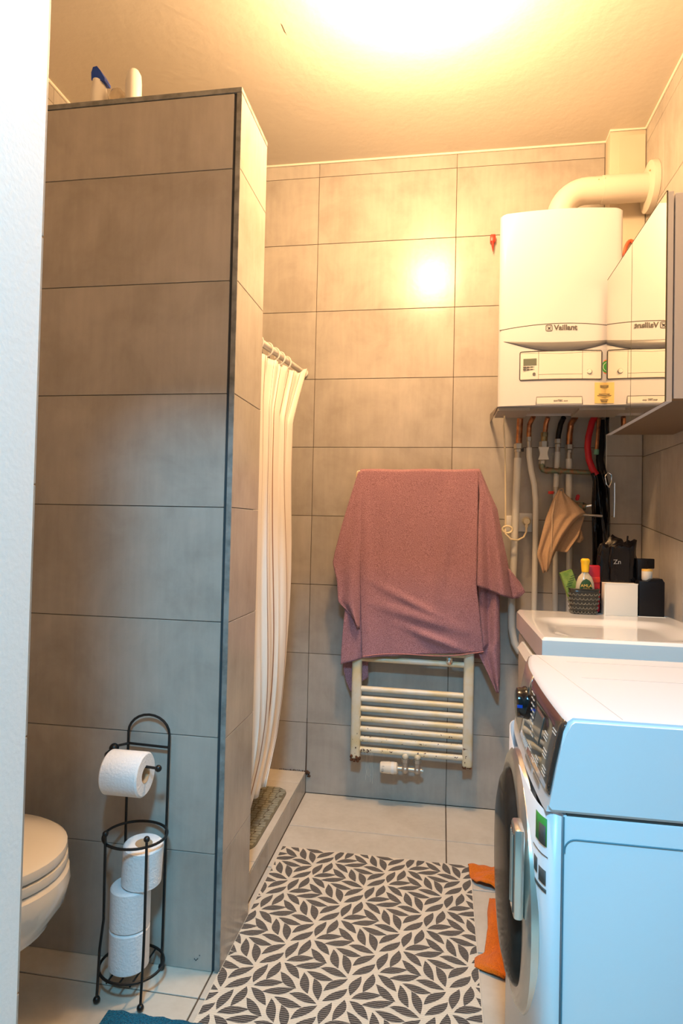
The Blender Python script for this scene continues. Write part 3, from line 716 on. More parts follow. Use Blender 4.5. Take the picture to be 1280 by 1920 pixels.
# flue
fp = thing('flue_pipe', 'cream flue elbow from the boiler top into the right wall', 'pipe', (1.0, -.175, 2.29))
FZ, FY, FR = 2.478, -.165, .049
def flue(g):
    pts = [(.995, FY, 2.3065)]
    for k in range(11):
        a = pi-pi/2*k/10; pts.append((1.095+.10*cos(a), FY, FZ-.10+.10*sin(a)))
    g.tube(pts+[(1.15, FY, FZ)], FR, 28)
part('elbow', 'pvc', fp, flue)
part('straight_pipe', 'pvc', fp, lambda g: g.tube([(1.148, FY, FZ), (1.325, FY, FZ)], FR+.0025, 28))
part('wall_flange', 'pvc', fp, lambda g: g.lathe([(.060, -.028), (.092, -.022), (.094, -.008), (.094, -.001)], (XR, FY, FZ), 'x', 40))
for c, r_ in (((1.128, FY-.046, FZ+.018), .0022), ((1.152, FY-.046, FZ+.02), .0022), ((XR-.03, FY-.055, FZ+.035), .003)): part('screw', 'brass', fp, lambda g: g.sphere(c, r_, n=6))
solo('red_hook', 'red', 'small red plastic clip with a metal tip left of the boiler', 'clip', lambda g: [g.box(.742, .764, -.026, -.001, 2.362, 2.394, .004), g.tube([(.752, -.022, 2.364), (.752, -.024, 2.345), (.754, -.018, 2.322)], [.0055, .005, .001], 8)])
solo('red_loop', 'orange_red', 'orange-red plastic loop handle hanging between boiler and mirror cabinet', 'loop', lambda g: g.tube([P(1179+10*cos(t)+3*sin(t), 481-30*sin(t), 'y', -.0835) for t in [2*pi*k/24 for k in range(24)]], .0065, 8, closed=True))

# ------------------------------------------------------------------ mirror cabinet
MX = 1.1175
mc = thing('mirror_cabinet', 'two-door mirrored wall cabinet at the upper right', 'cabinet', (1.23, -.69, 1.495))
part('body', 'alu', mc, lambda g: g.box(MX+.022, XR-.001, -.982, -.400, 1.500, 2.030, .001), smooth=False)
part('shaded_underside', mat('underside shade brown', (.16, .105, .065), .6), mc, lambda g: g.box(MX+.019, XR-.001, -.982, -.400, 1.494, 1.500), smooth=False)  # thin dark brown sheet, the shade under the cabinet put into its colour
for a, b in ((-.402, -.688), (-.691, -.984)):
    d = part('door', 'alu', mc, lambda g: g.box(MX+.0035, MX+.0175, b, a, 1.492, 2.034, .0008, 1), smooth=False)
    part('mirror', 'mirror', d, lambda g: g.box(MX, MX+.0034, b+.0008, a-.0008, 1.493, 2.033), smooth=False)
    part('edge_strip', mat('olive edge', (.10, .09, .05), .4), d, lambda g: g.box(MX+.0004, MX+.0033, b, b+.0007, 1.493, 2.033), smooth=False)
    part('edge_strip', 'line', d, lambda g: g.box(MX-.0004, MX+.0036, b, a, 2.0335, 2.0355), smooth=False)

# ------------------------------------------------------------------ pipes under the boiler
def nut(g, c, r, h): g.lathe([(r*.9, -h/2), (r, -h/2+.001), (r, h/2-.001), (r*.9, h/2)], c, n=6)
GP = 'pipes under the boiler'
t = thing('heating_pipe', 'leftmost copper and white pipe under the boiler, beside the cable', 'pipe', (.86, -.06, .6), GP)
part('copper_section', 'copper', t, lambda g: g.tube([(.868, -.075, 1.61), (.868, -.06, 1.56), (.866, -.06, 1.505)], .0125, 14))
part('fitting', 'steel', t, lambda g: [nut(g, (.865, -.06, 1.498), .018, .022), nut(g, (.864, -.06, 1.480), .015, .012), g.tube([(.864, -.06, 1.478), (.863, -.06, 1.448)], .0125, 12)])
part('white_section', 'pipe_white', t, lambda g: g.tube([(.863, -.06, 1.450), (.857, -.06, 1.20), (.853, -.058, 1.02), (.848, -.055, .86), (.850, -.05, .76), (.862, -.045, .70), (.885, -.04, .66)], .0145, 14))
part('lever', 'line', t, lambda g: g.tube([(.872, -.06, 1.482), (.886, -.062, 1.483)], .007, 8))
t = thing('water_pipe', 'second pipe from the left under the boiler, curving white hose', 'pipe', (.93, -.06, .84), GP)
part('copper_section', 'copper', t, lambda g: g.tube([(.915, -.11, 1.61), (.905, -.075, 1.585), (.905, -.062, 1.55), (.906, -.06, 1.52)], .0095, 12))
part('fitting', 'steel', t, lambda g: [nut(g, (.906, -.06, 1.527), .012, .018), g.tube([(.906, -.06, 1.522), (.907, -.06, 1.490)], .009, 12)])
part('white_section', 'pipe_white', t, lambda g: g.tube([(.907, -.06, 1.492), (.908, -.06, 1.455), (.916, -.06, 1.40), (.930, -.06, 1.34), (.936, -.06, 1.27), (.937, -.06, 1.1), (.936, -.06, .82)], .0115, 14))
t = thing('gas_pipe', 'copper gas pipe with white butterfly valve, elbowing right with green patina', 'pipe', (.96, -.06, 1.40), GP)
part('copper_section', 'copper', t, lambda g: g.tube([(.975, -.085, 1.61), (.970, -.07, 1.59), (.967, -.06, 1.545)], .0095, 12))
part('fitting', 'brass', t, lambda g: [nut(g, (.966, -.06, 1.545), .014, .02), g.tube([(.966, -.06, 1.54), (.965, -.06, 1.515)], .013, 12)])
part('valve_body', 'steel', t, lambda g: [nut(g, (.964, -.06, 1.505), .018, .025), g.tube([(.964, -.06, 1.5), (.960, -.06, 1.42)], .012, 12), nut(g, (.959, -.06, 1.432), .014, .014)])
def bfly(g):
    c = (.961, -.085); z0, z1 = 1.442, 1.492; n = 12; L = []; R = []
    for k in range(n+1):
        v = k/n; wv = .020-.006*sin(pi*v)**1.5; L.append((c[0]-wv, c[1], lerp(z0, z1, v))); R.append((c[0]+wv, c[1], lerp(z0, z1, v)))
    g.prism(L+R[::-1], (0, .012, 0))
part('valve_handle', 'pipe_white', t, bfly, smooth=False)
part('elbow', 'patina', t, lambda g: g.tube([(.959, -.06, 1.428), (.959, -.06, 1.412), (.963, -.06, 1.404), (.973, -.06, 1.400), (1.0, -.06, 1.400)], .0125, 12))
part('horizontal_section', 'patina', t, lambda g: [g.tube([(.99, -.06, 1.400), (1.16, -.06, 1.392)], .0105, 12), g.tube([(.975, -.06, 1.4005), (.985, -.06, 1.400)], .014, 12), g.tube([(1.022, -.06, 1.3985), (1.032, -.06, 1.398)], .014, 12)])
t = thing('black_topped_pipe', 'pipe with black upper sleeve running down behind the beige cloth', 'pipe', (1.016, -.035, .84), GP)
part('black_section', 'black', t, lambda g: g.tube([(1.036, -.08, 1.61), (1.030, -.05, 1.59), (1.025, -.035, 1.55), (1.023, -.035, 1.525)], .0105, 12))
part('fitting', 'steel', t, lambda g: [nut(g, (1.023, -.035, 1.522), .013, .018), nut(g, (1.023, -.035, 1.503), .012, .012), g.tube([(1.023, -.035, 1.51), (1.022, -.035, 1.475)], .010, 12)])
part('lower_fitting', 'steel', t, lambda g: g.tube([(1.018, -.035, 1.335), (1.018, -.035, 1.31)], .012, 12))
part('white_section', 'pipe_white', t, lambda g: g.tube([(1.022, -.035, 1.478), (1.018, -.035, 1.33), (1.018, -.034, 1.2), (1.022, -.034, .82)], .0108, 14))
part('valve_handle', 'red', t, lambda g: g.box(.985, 1.006, -.060, -.048, 1.305, 1.317, .002))
t = thing('return_pipe', 'copper and white pipe ending in a green crusted brass tap', 'pipe', (1.066, -.035, .84), GP)
part('copper_section', 'copper', t, lambda g: g.tube([(1.078, -.09, 1.61), (1.070, -.05, 1.59), (1.068, -.035, 1.55), (1.067, -.035, 1.505)], .0122, 14))
part('fitting', 'steel', t, lambda g: [nut(g, (1.067, -.035, 1.498), .017, .02), nut(g, (1.067, -.035, 1.480), .013, .012), g.tube([(1.067, -.035, 1.485), (1.067, -.035, 1.448)], .011, 12)])
part('lower_fitting', 'steel', t, lambda g: g.tube([(1.069, -.035, 1.295), (1.069, -.035, 1.25)], .0125, 12))
part('white_section', 'pipe_white', t, lambda g: g.tube([(1.067, -.035, 1.45), (1.069, -.035, 1.29)], .0128, 14))
part('lower_section', 'pipe_white', t, lambda g: g.tube([(1.073, -.035, 1.25), (1.074, -.033, 1.0), (1.075, -.033, .82)], .0115, 14))
part('tap_body', 'patina', t, lambda g: [g.tube([(1.075, -.04, 1.275), (1.075, -.04, 1.245)], .019, 12), g.tube([(1.075, -.05, 1.262), (1.130, -.06, 1.255)], [.012, .014], 12), nut(g, (1.105, -.055, 1.258), .020, .03)])
part('tap_handle', 'red2', t, lambda g: g.obox((1.095, -.07, 1.292), (.014, .012, .024), (0, .3, 0), .003))
part('tap_lever', 'chrome', t, lambda g: g.tube([(1.126, -.062, 1.256), (1.150, -.066, 1.262), (1.172, -.070, 1.256), (1.184, -.072, 1.246)], [.007, .008, .009, .004], 10))
t = thing('red_hose', 'thick red hose curving behind the gas pipe end', 'hose', (1.13, -.10, 1.39), GP)
part('hose', 'red2', t, lambda g: g.tube([(1.150, -.10, 1.61), (1.140, -.10, 1.59), (1.127, -.10, 1.53), (1.124, -.10, 1.49), (1.130, -.10, 1.44), (1.143, -.10, 1.405), (1.158, -.10, 1.38)], .0125, 14))
t = thing('copper_stub', 'short copper pipe with a green cap beside the red hose', 'pipe', (1.157, -.125, 1.46), GP)
part('pipe', 'copper', t, lambda g: g.tube([(1.160, -.125, 1.60), (1.152, -.125, 1.475)], .0068, 10))
part('end_cap', mat('green corroded cap', (.12, .28, .20), .7), t, lambda g: g.tube([(1.152, -.125, 1.477), (1.151, -.125, 1.458)], .0095, 10))
solo('black_hose_bundle', 'black', 'bundle of black hoses in the corner below the boiler', 'hose', lambda g: [g.tube([(1.174+.004*k, -.072-.004*k, 1.60), (1.174+.005*k, -.078, 1.50), (1.170+.004*k, -.085, 1.44), (1.178+.006*k, -.09, 1.38)], .011, 10) for k in range(3)], GP)
solo('dark_drape', 'gloss_black', 'dark glossy plastic sleeve hanging in the corner above the black bag', 'bag', lambda g: cloth(g,
     [(1.137, -.105, 1.385), (1.146, -.105, 1.36), (1.141, -.105, 1.25), (1.143, -.105, 1.1), (1.140, -.105, .95)],
     [(1.185, -.105, 1.40), (1.205, -.105, 1.33), (1.212, -.105, 1.2), (1.214, -.105, 1.1), (1.214, -.105, .95)], lambda u, v: .012*sin(u*9+v*2)+.006*sin(u*21-v*7), 24, 24), solid=.003, recalc=False)
solo('wire_hook', 'chrome', 'bent white wire hook hanging in the corner above the basin', 'hook', lambda g: [g.tube([P(x, y, 'y', -.128) for x, y in ((1136, 905), (1134, 893), (1139, 886), (1146, 890), (1146, 903), (1142, 912), (1136, 908), (1135, 897))], .0022, 8),
     g.tube([P(x, y, 'y', -.128) for x, y in ((1134, 896), (1137, 908), (1141, 914), (1146, 909), (1152, 905), (1152, 940), (1151, 970), (1146, 968))], .0026, 8)])
# towel rail with beige cloth
rl = thing('towel_rail', 'short chrome wall rail holding the beige cloth', 'rail', (1.10, -.10, 1.22))
part('bar', 'chrome', rl, lambda g: g.tube([(1.010, -.135, 1.232), (1.08, -.14, 1.222), (1.172, -.14, 1.218)], .006, 10))
part('bracket', 'chrome', rl, lambda g: g.tube([(1.168, -.14, 1.218), (1.168, -.10, 1.218), (1.168, -.001, 1.218)], .005, 8))
bc = thing('beige_cloth', 'beige terry cloth hung by its corner in front of the white pipes', 'cloth', (1.03, -.14, 1.0))
def pp(lst, y): return [P(a, b, 'y', y) for a, b in lst]
part('front_fold', 'beige', bc, lambda g: cloth(g, pp([(1046, 920), (1036, 938), (1022, 975), (1008, 1030), (1006, 1042), (1018, 1075)], -.15), pp([(1056, 923), (1075, 940), (1098, 962), (1082, 972), (1060, 1000), (1041, 1035), (1028, 1068)], -.15), lambda u, v: .014*sin(pi*u)+.008*sin(u*8+v*3)*v+.004*sin(u*17), 26, 34), solid=.003, recalc=False)
part('back_fold', 'beige', bc, lambda g: cloth(g, pp([(1060, 950), (1050, 1000), (1040, 1033)], -.132), pp([(1098, 962), (1090, 985), (1084, 1005), (1072, 1022), (1062, 1036)], -.132), lambda u, v: .008*sin(u*6+v*2), 16, 20), solid=.003, recalc=False)
part('hanging_corner', 'beige', bc, lambda g: cloth(g, pp([(1085, 990), (1078, 1010), (1078, 1016)], -.125), pp([(1090, 996), (1094, 1010), (1087, 1018)], -.125), lambda u, v: .004*sin(u*12), 8, 10), solid=.003, recalc=False)
part('hem', mat('pale stitching', (.66, .50, .33), .9), bc, lambda g: g.tube([P(a, b, 'y', -.1695)+Vector((0, 0, 0)) for a, b in ((1040, 938), (1035, 965), (1034, 1000), (1033, 1035))], .0018, 5))
part('hanging_loop', 'beige', bc, lambda g: g.tube([P(a, b, 'y', -.15) for a, b in ((1047, 922), (1049, 917), (1055, 916), (1056, 923))], .0025, 6))

# sockets and cable
so = thing('wall_socket', 'white double wall socket behind the left pipes', 'socket', (.87, 0, 1.15))
part('plate', 'wprint', so, lambda g: [g.box(.876, .930, -.010, -.0005, 1.150, 1.228, .002), g.box(.820, .868, -.008, -.0005, 1.150, 1.216, .002)])
part('insert', 'caulk', so, lambda g: g.lathe([(.019, -.014), (.0225, -.012), (.0225, -.009)], (.905, 0, 1.192), 'y', n=24))
pc = thing('power_cable', 'cream power cable from the boiler to the wall socket, with a coiled loop', 'cable', (.85, -.1, 1.6))
part('plug', 'cord', pc, lambda g: [g.lathe([(.012, -.042), (.016, -.036), (.016, -.013)], (.905, 0, 1.193), 'y', n=16), g.tube([(.905, -.034, 1.190), (.904, -.036, 1.165)], [.009, .005], 8)])
def cable(g):
    g.tube([(.789, -.27, 1.588), (.792, -.20, 1.555), (.806, -.13, 1.46), (.812, -.11, 1.30), (.815, -.10, 1.175)], .0032, 8)
    c = (.822, -.10, 1.158)
    g.tube([(c[0]+.019*cos(t), c[1]-.004*t/6, c[2]+.014*sin(t)) for t in [pi*2*k/16*1.1+1.9 for k in range(17)]], .0045, 8)
    g.tube([(.812, -.1, 1.168), (.815, -.11, 1.140), (.835, -.11, 1.120), (.862, -.10, 1.116), (.888, -.08, 1.128), (.902, -.05, 1.150), (.904, -.036, 1.168)], .0038, 8)
part('cord', 'cord', pc, cable)

# ------------------------------------------------------------------ towel radiator and pink towel
ra = thing('towel_radiator', 'white ladder towel radiator with rust, on the back wall', 'radiator', (.455, -.09, .195))
for x in (.226, .681):
    part('upright', 'rad', ra, lambda g: g.box(x-.0205, x+.0205, -.105, -.070, .197, 1.392, .012, 3))
for z in (.235, .278, .319, .360, .402, .443, .484, .608, .647, .69, .73, .86, .90, .94, .98, 1.12, 1.16, 1.20, 1.24, 1.34, 1.375):
    part('rung', 'rad', ra, lambda g: g.tube([(.235, -.088, z+.002), (.672, -.088, z-.002)], .0115, 14))
part('rust_patch', 'rust', ra, lambda g: [g.sphere((.226+random.uniform(-.018, .018), -.088+random.uniform(-.016, .014), .200+random.uniform(-.008, .012)), random.uniform(.003, .008), n=6) for k in range(46)])
part('rust_patch', 'rust', ra, lambda g: [g.sphere((.681+random.uniform(-.018, .018), -.088+random.uniform(-.016, .014), .1975+random.uniform(-.002, .002)), random.uniform(.002, .004), n=6) for k in range(26)])
part('rust_patch', 'rust', ra, lambda g: [g.sphere((.25+random.random()**2*.05, -.0985+random.uniform(-.001, .001), .235+random.uniform(-.008, .008)), random.uniform(.001, .003), n=6) for k in range(20)])
part('air_vent', 'chrome', ra, lambda g: g.lathe([(.006, -.020), (.012, -.018), (.0145, -.012), (.0145, 0)], (.603, -.096, .625), 'y', n=20))
vv = part('valve_body', 'steel', ra, lambda g: [g.tube([(.433, -.088, .228), (.433, -.088, .165)], .0125, 14), g.tube([(.482, -.088, .228), (.482, -.088, .165)], .0125, 14), nut(g, (.433, -.088, .205), .017, .016), nut(g, (.482, -.088, .205), .017, .016),
     g.tube([(.40, -.088, .170), (.500, -.088, .168)], .0095, 12), g.sphere((.433, -.088, .168), .017), g.sphere((.482, -.088, .168), .016), g.tube([(.497, -.088, .168), (.506, -.088, .168)], .007, 8)])
part('valve_cap', 'rad', vv, lambda g: [g.sphere((.433, -.092, .224), .014), g.sphere((.482, -.092, .224), .014)])
th = part('thermostat_head', 'cream', ra, lambda g: g.lathe([(.017, -.068), (.021, -.066), (.023, -.055), (.0245, -.030), (.0235, -.026), (.0235, 0), (.018, .004)], (.398, -.088, .170), 'x', n=24))
part('scale_ring', 'wprint', th, lambda g: g.lathe([(.0243, -.022), (.0243, -.010)], (.398, -.088, .170), 'x', n=24))
part('scale_marks', 'text', th, lambda g: [g.box(.338+.001*q, .346+.001*q, -.1135+.0015*q, -.1105+.0015*q, .160+.007*q, .161+.007*q) for q in range(4)], smooth=False)

tw = thing('pink_towel', 'large dusty pink bath towel draped over the towel radiator', 'towel', (.46, -.09, 1.40))
YT = -.118
def fold_main(u, v):
    n = mn.noise(Vector((u*3, v*2.2, 1.3)))
    hang = v**.7
    f = .020*hang*(sin(u*7.5+1.0+1.2*v)*.6+n*1.3)
    f += .010*math.exp(-((u-.055)/.045)**2)*min(1, v*3)            # the long crease along the left upright
    f -= .010*math.exp(-((u-.86-.05*v)/.05)**2)*min(1, v*2)
    d = (v-.80)-(u-.5)*.22; f += .013*math.exp(-(d/.03)**2)*math.exp(-((u-.5)/.3)**2)   # diagonal creases low down
    d = (v-.90)-(u-.55)*.28; f += .018*math.exp(-(d/.022)**2)*math.exp(-((u-.62)/.2)**2)
    f += .014*math.exp(-((u-.80+.16*v)/.045)**2)*max(0, sin(pi*min(1, v*1.1)))
    f += .010*math.exp(-((u-.22-.05*v)/.05)**2)*v
    d = (v-.70)-(u-.4)*.35; f += .011*math.exp(-(d/.025)**2)*math.exp(-((u-.45)/.25)**2)
    return max(f, -.008)*min(1, v*12)+.004
def front_drop(g):
    L_ = pp([(675, 884), (672, 900), (675, 1050), (677, 1150), (680, 1232)], YT); R_ = pp([(899, 884), (896, 910), (895, 1000), (893, 1100), (906, 1222)], YT)
    def fn(u, v):
        if v < .08:
            a = v/.08*pi/2; c = L_[0].lerp(R_[0], u); return (c.x, -.088+.0*u-(.034*sin(a)), c.z+.012*cos(a)-.002+.0015*sin(u*14))
        w_ = (v-.08)/.92; q = poly_at(L_, w_).lerp(poly_at(R_, w_), u); return (q.x, q.y-fold_main(u, w_), q.z)
    g.grid(fn, 90, 130)
part('front_drop', 'pink', tw, front_drop, solid=.004, recalc=False)
part('back_drop', 'pink', tw, lambda g: cloth(g, [(.214, -.050, 1.395), (.19, -.050, .9), (.17, -.045, .70)], [(.716, -.050, 1.395), (.74, -.050, .9), (.76, -.045, .62)], lambda u, v: .006*sin(u*12), 30, 20), solid=.004, recalc=False)
part('side_drop', 'pink', tw, lambda g: cloth(g, pp([(672, 884), (656, 935), (641, 985), (628, 1035), (624, 1055), (632, 1090), (634, 1128), (650, 1145), (668, 1165)], YT-.005), pp([(678, 884), (677, 960), (678, 1060), (677, 1120), (674, 1180)], YT-.008), lambda u, v: .016*sin(pi*u)*v+.008*sin(u*9+v*3)*v, 22, 60), solid=.004, recalc=False)
part('side_drop', 'pink', tw, lambda g: cloth(g, pp([(648, 1130), (643, 1180), (640, 1215), (638, 1246)], YT+.004), pp([(682, 1130), (684, 1180), (684, 1215), (682, 1233)], YT+.004), lambda u, v: .006*sin(u*7+v*4), 20, 30), solid=.004, recalc=False)
part('side_drop', 'pink', tw, lambda g: cloth(g, pp([(645, 1225), (643, 1250), (648, 1275), (656, 1296)], -.062), pp([(690, 1225), (690, 1270), (672, 1282), (659, 1296)], -.062), lambda u, v: .003*sin(u*7+v*4), 16, 20), solid=.004, recalc=False)
part('side_drop', 'pink', tw, lambda g: cloth(g, pp([(896, 882), (899, 930), (897, 960), (895, 1040), (894, 1098)], YT-.010), pp([(900, 882), (918, 925), (932, 955), (942, 1010), (950, 1045), (956, 1080), (962, 1124)], YT-.006), lambda u, v: (.018*sin(u*10+1)*v+.010*sin(pi*u)), 26, 60), solid=.004, recalc=False)
part('side_drop', 'pink', tw, lambda g: cloth(g, pp([(952, 1066), (957, 1100), (961, 1122)], YT-.002), pp([(956, 1068), (975, 1092), (985, 1110), (972, 1122)], YT-.002), lambda u, v: .004*sin(u*5), 10, 12), solid=.004, recalc=False)
part('side_drop', 'pink', tw, lambda g: cloth(g, pp([(896, 1085), (898, 1150), (905, 1210), (895, 1222), (931, 1298)], YT+.022), pp([(936, 1085), (936, 1150), (937, 1220), (937, 1270), (935, 1298)], YT+.016), lambda u, v: .012*sin(u*9+v*2), 22, 50), solid=.004, recalc=False)
part('hem', mat('pink hem', (.46, .20, .20), .9), tw, lambda g: g.tube([P(lerp(680, 906, k/30), 1232-9*(k/30)-4*sin(k/30*pi*2+.3), 'y', YT-fold_main(k/30, 1)-.003) for k in range(31)], .0022, 5))

# ------------------------------------------------------------------ shower: rod, curtain, mat, bottles
rd = thing('curtain_rod', 'white shower curtain rod from the partition to the back wall', 'rod', (0, -.45, 1.73))
RA, RB = Vector((-.006, -.867, 1.722)), Vector((-.046, -.001, 1.826))
part('rod', 'white', rd, lambda g: g.tube([RA, RB], .0115, 14))
part('end_cap', 'white', rd, lambda g: [g.tube([RB-Vector((0, .014, 0)), RB], .018, 14)])
cu_ = thing('shower_curtain', 'cream shower curtain with thin brown stripes', 'curtain', (-.02, -.6, .2))
edge = [(-.17, 1.80), (-.29, 1.66), (-.375, 1.55), (-.375, 1.35), (-.355, 1.10), (-.345, .80), (-.345, .50), (-.37, .38), (-.45, .27), (-.47, .245)]
def yend(z):
    for i in range(len(edge)-1):
        if z >= edge[i+1][1]: t = (edge[i][1]-z)/(edge[i][1]-edge[i+1][1]); t = min(1, max(0, t)); return lerp(edge[i][0], edge[i+1][0], t)
    return edge[-1][0]
def curtain(g):
    y0 = -1.0
    def fn(u, v):
        yt_ = lerp(-.90, -.16, u); zt = 1.722+.12*(yt_+.867)-.036+.034*max(0, (u-.92)/.08); zb = .24
        z = lerp(zt, zb, v); ye = yend(z)
        y = lerp(-.90, ye, u)
        A = lerp(.007, .018, min(1, v*2))*(1 if u < .93 else .6)
        x = -.012-.03*0+A*sin(u*2*pi*5+.6*sin(v*3))+.010*sin(v*9+u*3)*v-.006*u
        if v > .72: x += -.03*((v-.72)/.28)**2*(1-u*.4)
        x += .020*max(0, (u-.9)/.1)*(1-min(1, v*1.5))
        y += .010*sin(u*2*pi*13+v*4)*.6
        return (x, y, z)
    g.grid(fn, 150, 60)
part('fabric', 'curtain', cu_, curtain, solid=.0015, recalc=False)
for yy in (-.83, -.70, -.60, -.51, -.40):
    t_ = (yy-RA.y)/(RB.y-RA.y); c = RA.lerp(RB, t_)
    part('ring', 'white', cu_, lambda g: g.tube([c+Vector((.019*cos(a), .004*sin(a), .024*sin(a)-.009)) for a in [2*pi*k/20 for k in range(20)]], .0026, 7, closed=True))
# non-slip mat
sm = thing('shower_mat', 'grey-green rubber non-slip mat on the shower floor', 'mat', (-.19, -.44, .09))
def mbase(g):
    p = []; x0, x1, y0, y1, r = -.36, -.026, -.700, -.190, .06
    for cx, cy, a0 in ((x1-r, y1-r, 0), (x0+r, y1-r, 90), (x0+r, y0+r, 180), (x1-r, y0+r, 270)):
        for k in range(7): a = radians(a0+15*k); p.append((cx+r*cos(a), cy+r*sin(a), .0905))
    g.prism(p, (0, 0, .003))
part('base', mat('dark rubber', (.17, .15, .10), .7), sm, mbase, smooth=False)
def pads(g):
    for i in range(12):
        for j in range(27):
            x = -.35+.0265*i+(.004 if j % 3 == 0 else 0); y = -.692+.0186*j
            if (x < -.31 or x+.02 > -.055) and (y < -.665 or y > -.225): continue
            if (i*7+j*5) % 11 == 0: g.box(x, x+.011, y, y+.0150, .0934, .0955, .0006, 1)
            else: g.box(x, x+.0225, y, y+.0150, .0934, .0955, .0006, 1)
o = part('raised_pads', 'mat_rubber', sm, pads, smooth=False); o['kind'] = 'stuff'
g = G()
for j in range(9):
    for i in (2, 5, 8, 11): g.lathe([(.0035, .0955), (.0035, .0964)], (-.345+.0265*i, -.68+.056*j, 0), n=8)
g.build('suction_dimple', 'grime', sm)
# bottles on the partition
ZP = 2.318
t = thing('shampoo_bottle', 'white bottle with blue flip cap on top of the partition', 'bottle', (-.463, -1.00, ZP))
part('body', 'white', t, lambda g: g.lathe([(.030, ZP), (.033, ZP+.01), (.033, ZP+.09), (.026, ZP+.132)], (-.458, -1.00, 0), n=24, sx=.62))
part('cap', 'blue', t, lambda g: g.prism([(-.474, -1.018, ZP+.132), (-.432, -1.018, ZP+.126), (-.432, -1.018, ZP+.134), (-.446, -1.018, ZP+.158), (-.458, -1.018, ZP+.172), (-.470, -1.018, ZP+.170), (-.475, -1.018, ZP+.155)], (0, .034, 0)), ang=60)
solo('clear_bottle', mat('clear plastic', (.72, .62, .48), .2, trans=.5), 'squat translucent bottle beside the blue-capped bottle', 'bottle', lambda g: g.lathe([(.030, ZP), (.034, ZP+.008), (.034, ZP+.085), (.024, ZP+.108), (.012, ZP+.118)], (-.405, -.985, 0), n=24, sx=.8))
solo('white_tube', 'white', 'plain white rounded bottle on top of the partition, nearer the right end', 'bottle', lambda g: g.lathe([(.020, ZP), (.023, ZP+.006), (.023, ZP+.12), (.021, ZP+.142), (.014, ZP+.155), (.006, ZP+.159)], (-.347, -1.005, 0), n=24))
solo('red_soap', 'red2', 'dark red item on the partition by the door frame', 'soap', lambda g: g.box(-.62, -.545, -1.06, -1.01, ZP, ZP+.022, .006))

# ------------------------------------------------------------------ toilet and paper stand
to = thing('toilet', 'white wall-hung toilet at the left, lid closed', 'toilet', (-.55, -1.40, .12))
TX, TY = -.249, -1.405
TZ = -.034
def egg(s, back, z, n=44, dx=0):
    """outline: rounded nose towards +x, squared back against the wall"""
    pts = []; L = (TX-back); cx = TX-.21
    for k in range(n):
        a = 2*pi*k/n; c, s_ = cos(a), sin(a)
        if c >= 0: x = cx+.21*abs(c)**.95*s; y = .178*s*s_
        else: x = cx-(cx-back)*abs(c)**.6; y = .178*s*(abs(s_)**.8)*(1 if s_ > 0 else -1)
        pts.append(Vector((max(x+dx, -.884), TY+y, z+TZ)))
    return pts
def loft(g, rings):
    V = [[g.bm.verts.new(p) for p in r] for r in rings]; n = len(V[0])
    for i in range(len(V)-1):
        for j in range(n): g.bm.faces.new((V[i][j], V[i][(j+1) % n], V[i+1][(j+1) % n], V[i+1][j]))
    g.bm.faces.new(V[0][::-1]); g.bm.faces.new(V[-1])
part('bowl', 'ceramic', to, lambda g: loft(g, [egg(s, -.885, z, dx=-d) for s, z, d in ((.30, .10, .30), (.52, .135, .20), (.70, .18, .125), (.84, .235, .065), (.93, .275, .03), (.935, .285, .028), (.985, .33, .006), (1.0, .37, 0), (.985, .392, 0), (.95, .400, 0))]), ang=30)
part('seat', 'ceramic', to, lambda g: loft(g, [egg(s, -.78, z) for s, z in ((.94, .402), (.965, .405), (.975, .415), (.965, .424))]))
part('lid', 'ceramic', to, lambda g: loft(g, [egg(s, -.78, z) for s, z in ((.93, .426), (.955, .430), (.965, .440), (.955, .450), (.90, .457), (.6, .461), (.2, .462))]))

hs = thing('paper_stand', 'black wire toilet paper stand in front of the partition', 'paper holder', (-.178, -1.198, 0))
W = .0034
def arch(g):
    p = [(-.240, -1.128, .012), (-.240, -1.128, .60)]
    for k in range(13):
        a = pi-pi*k/12; p.append((-.183+.057*cos(a), -1.128, .605+.048*sin(a)))
    p += [(-.126, -1.128, .60), (-.130, -1.128, .012)]
    g.tube(p, W, 8)
part('back_frame', 'black_wire', hs, arch)
for x, yy in ((-.232, -1.262), (-.118, -1.266)):
    part('leg', 'black_wire', hs, lambda g: (g.tube([(x, yy, .012), (x+.003, yy+.002, .13), (x+.010*(1 if x < -.2 else .3), yy+.004, .20), (x+.008*(1 if x < -.2 else .3), yy+.004, .40)], W, 8), g.sphere((x+.008*(1 if x < -.2 else .3), yy+.004, .402), .0075)))
for x, yy in ((-.232, -1.262), (-.118, -1.266), (-.130, -1.128), (-.240, -1.128)):
    part('foot', 'black_wire', hs, lambda g: g.sphere((x, yy, .010), .0085))
for z in (.058, .375):
    part('ring', 'black_wire', hs, lambda g: g.tube([(-.178+.078*cos(a), -1.196+.072*sin(a), z) for a in [2*pi*k/40 for k in range(40)]], W, 8, closed=True))
part('crossbar', 'black_wire', hs, lambda g: [g.tube([(-.240, -1.128, .575), (-.128, -1.128, .572)], W, 8)])
part('roll_arm', 'black_wire', hs, lambda g: [g.tube([(-.238, -1.130, .575), (-.262, -1.15, .573), (-.268, -1.19, .566), (-.255, -1.215, .560), (-.115, -1.218, .553)], W, 8), g.sphere((-.262, -1.160, .571), .0125), g.sphere((-.112, -1.218, .553), .0085)])
part('base_bars', 'black_wire', hs, lambda g: [g.tube([(-.178+d, -1.262, .052), (-.178+d, -1.126, .052)], .0025, 6) for d in (-.03, 0, .03)])
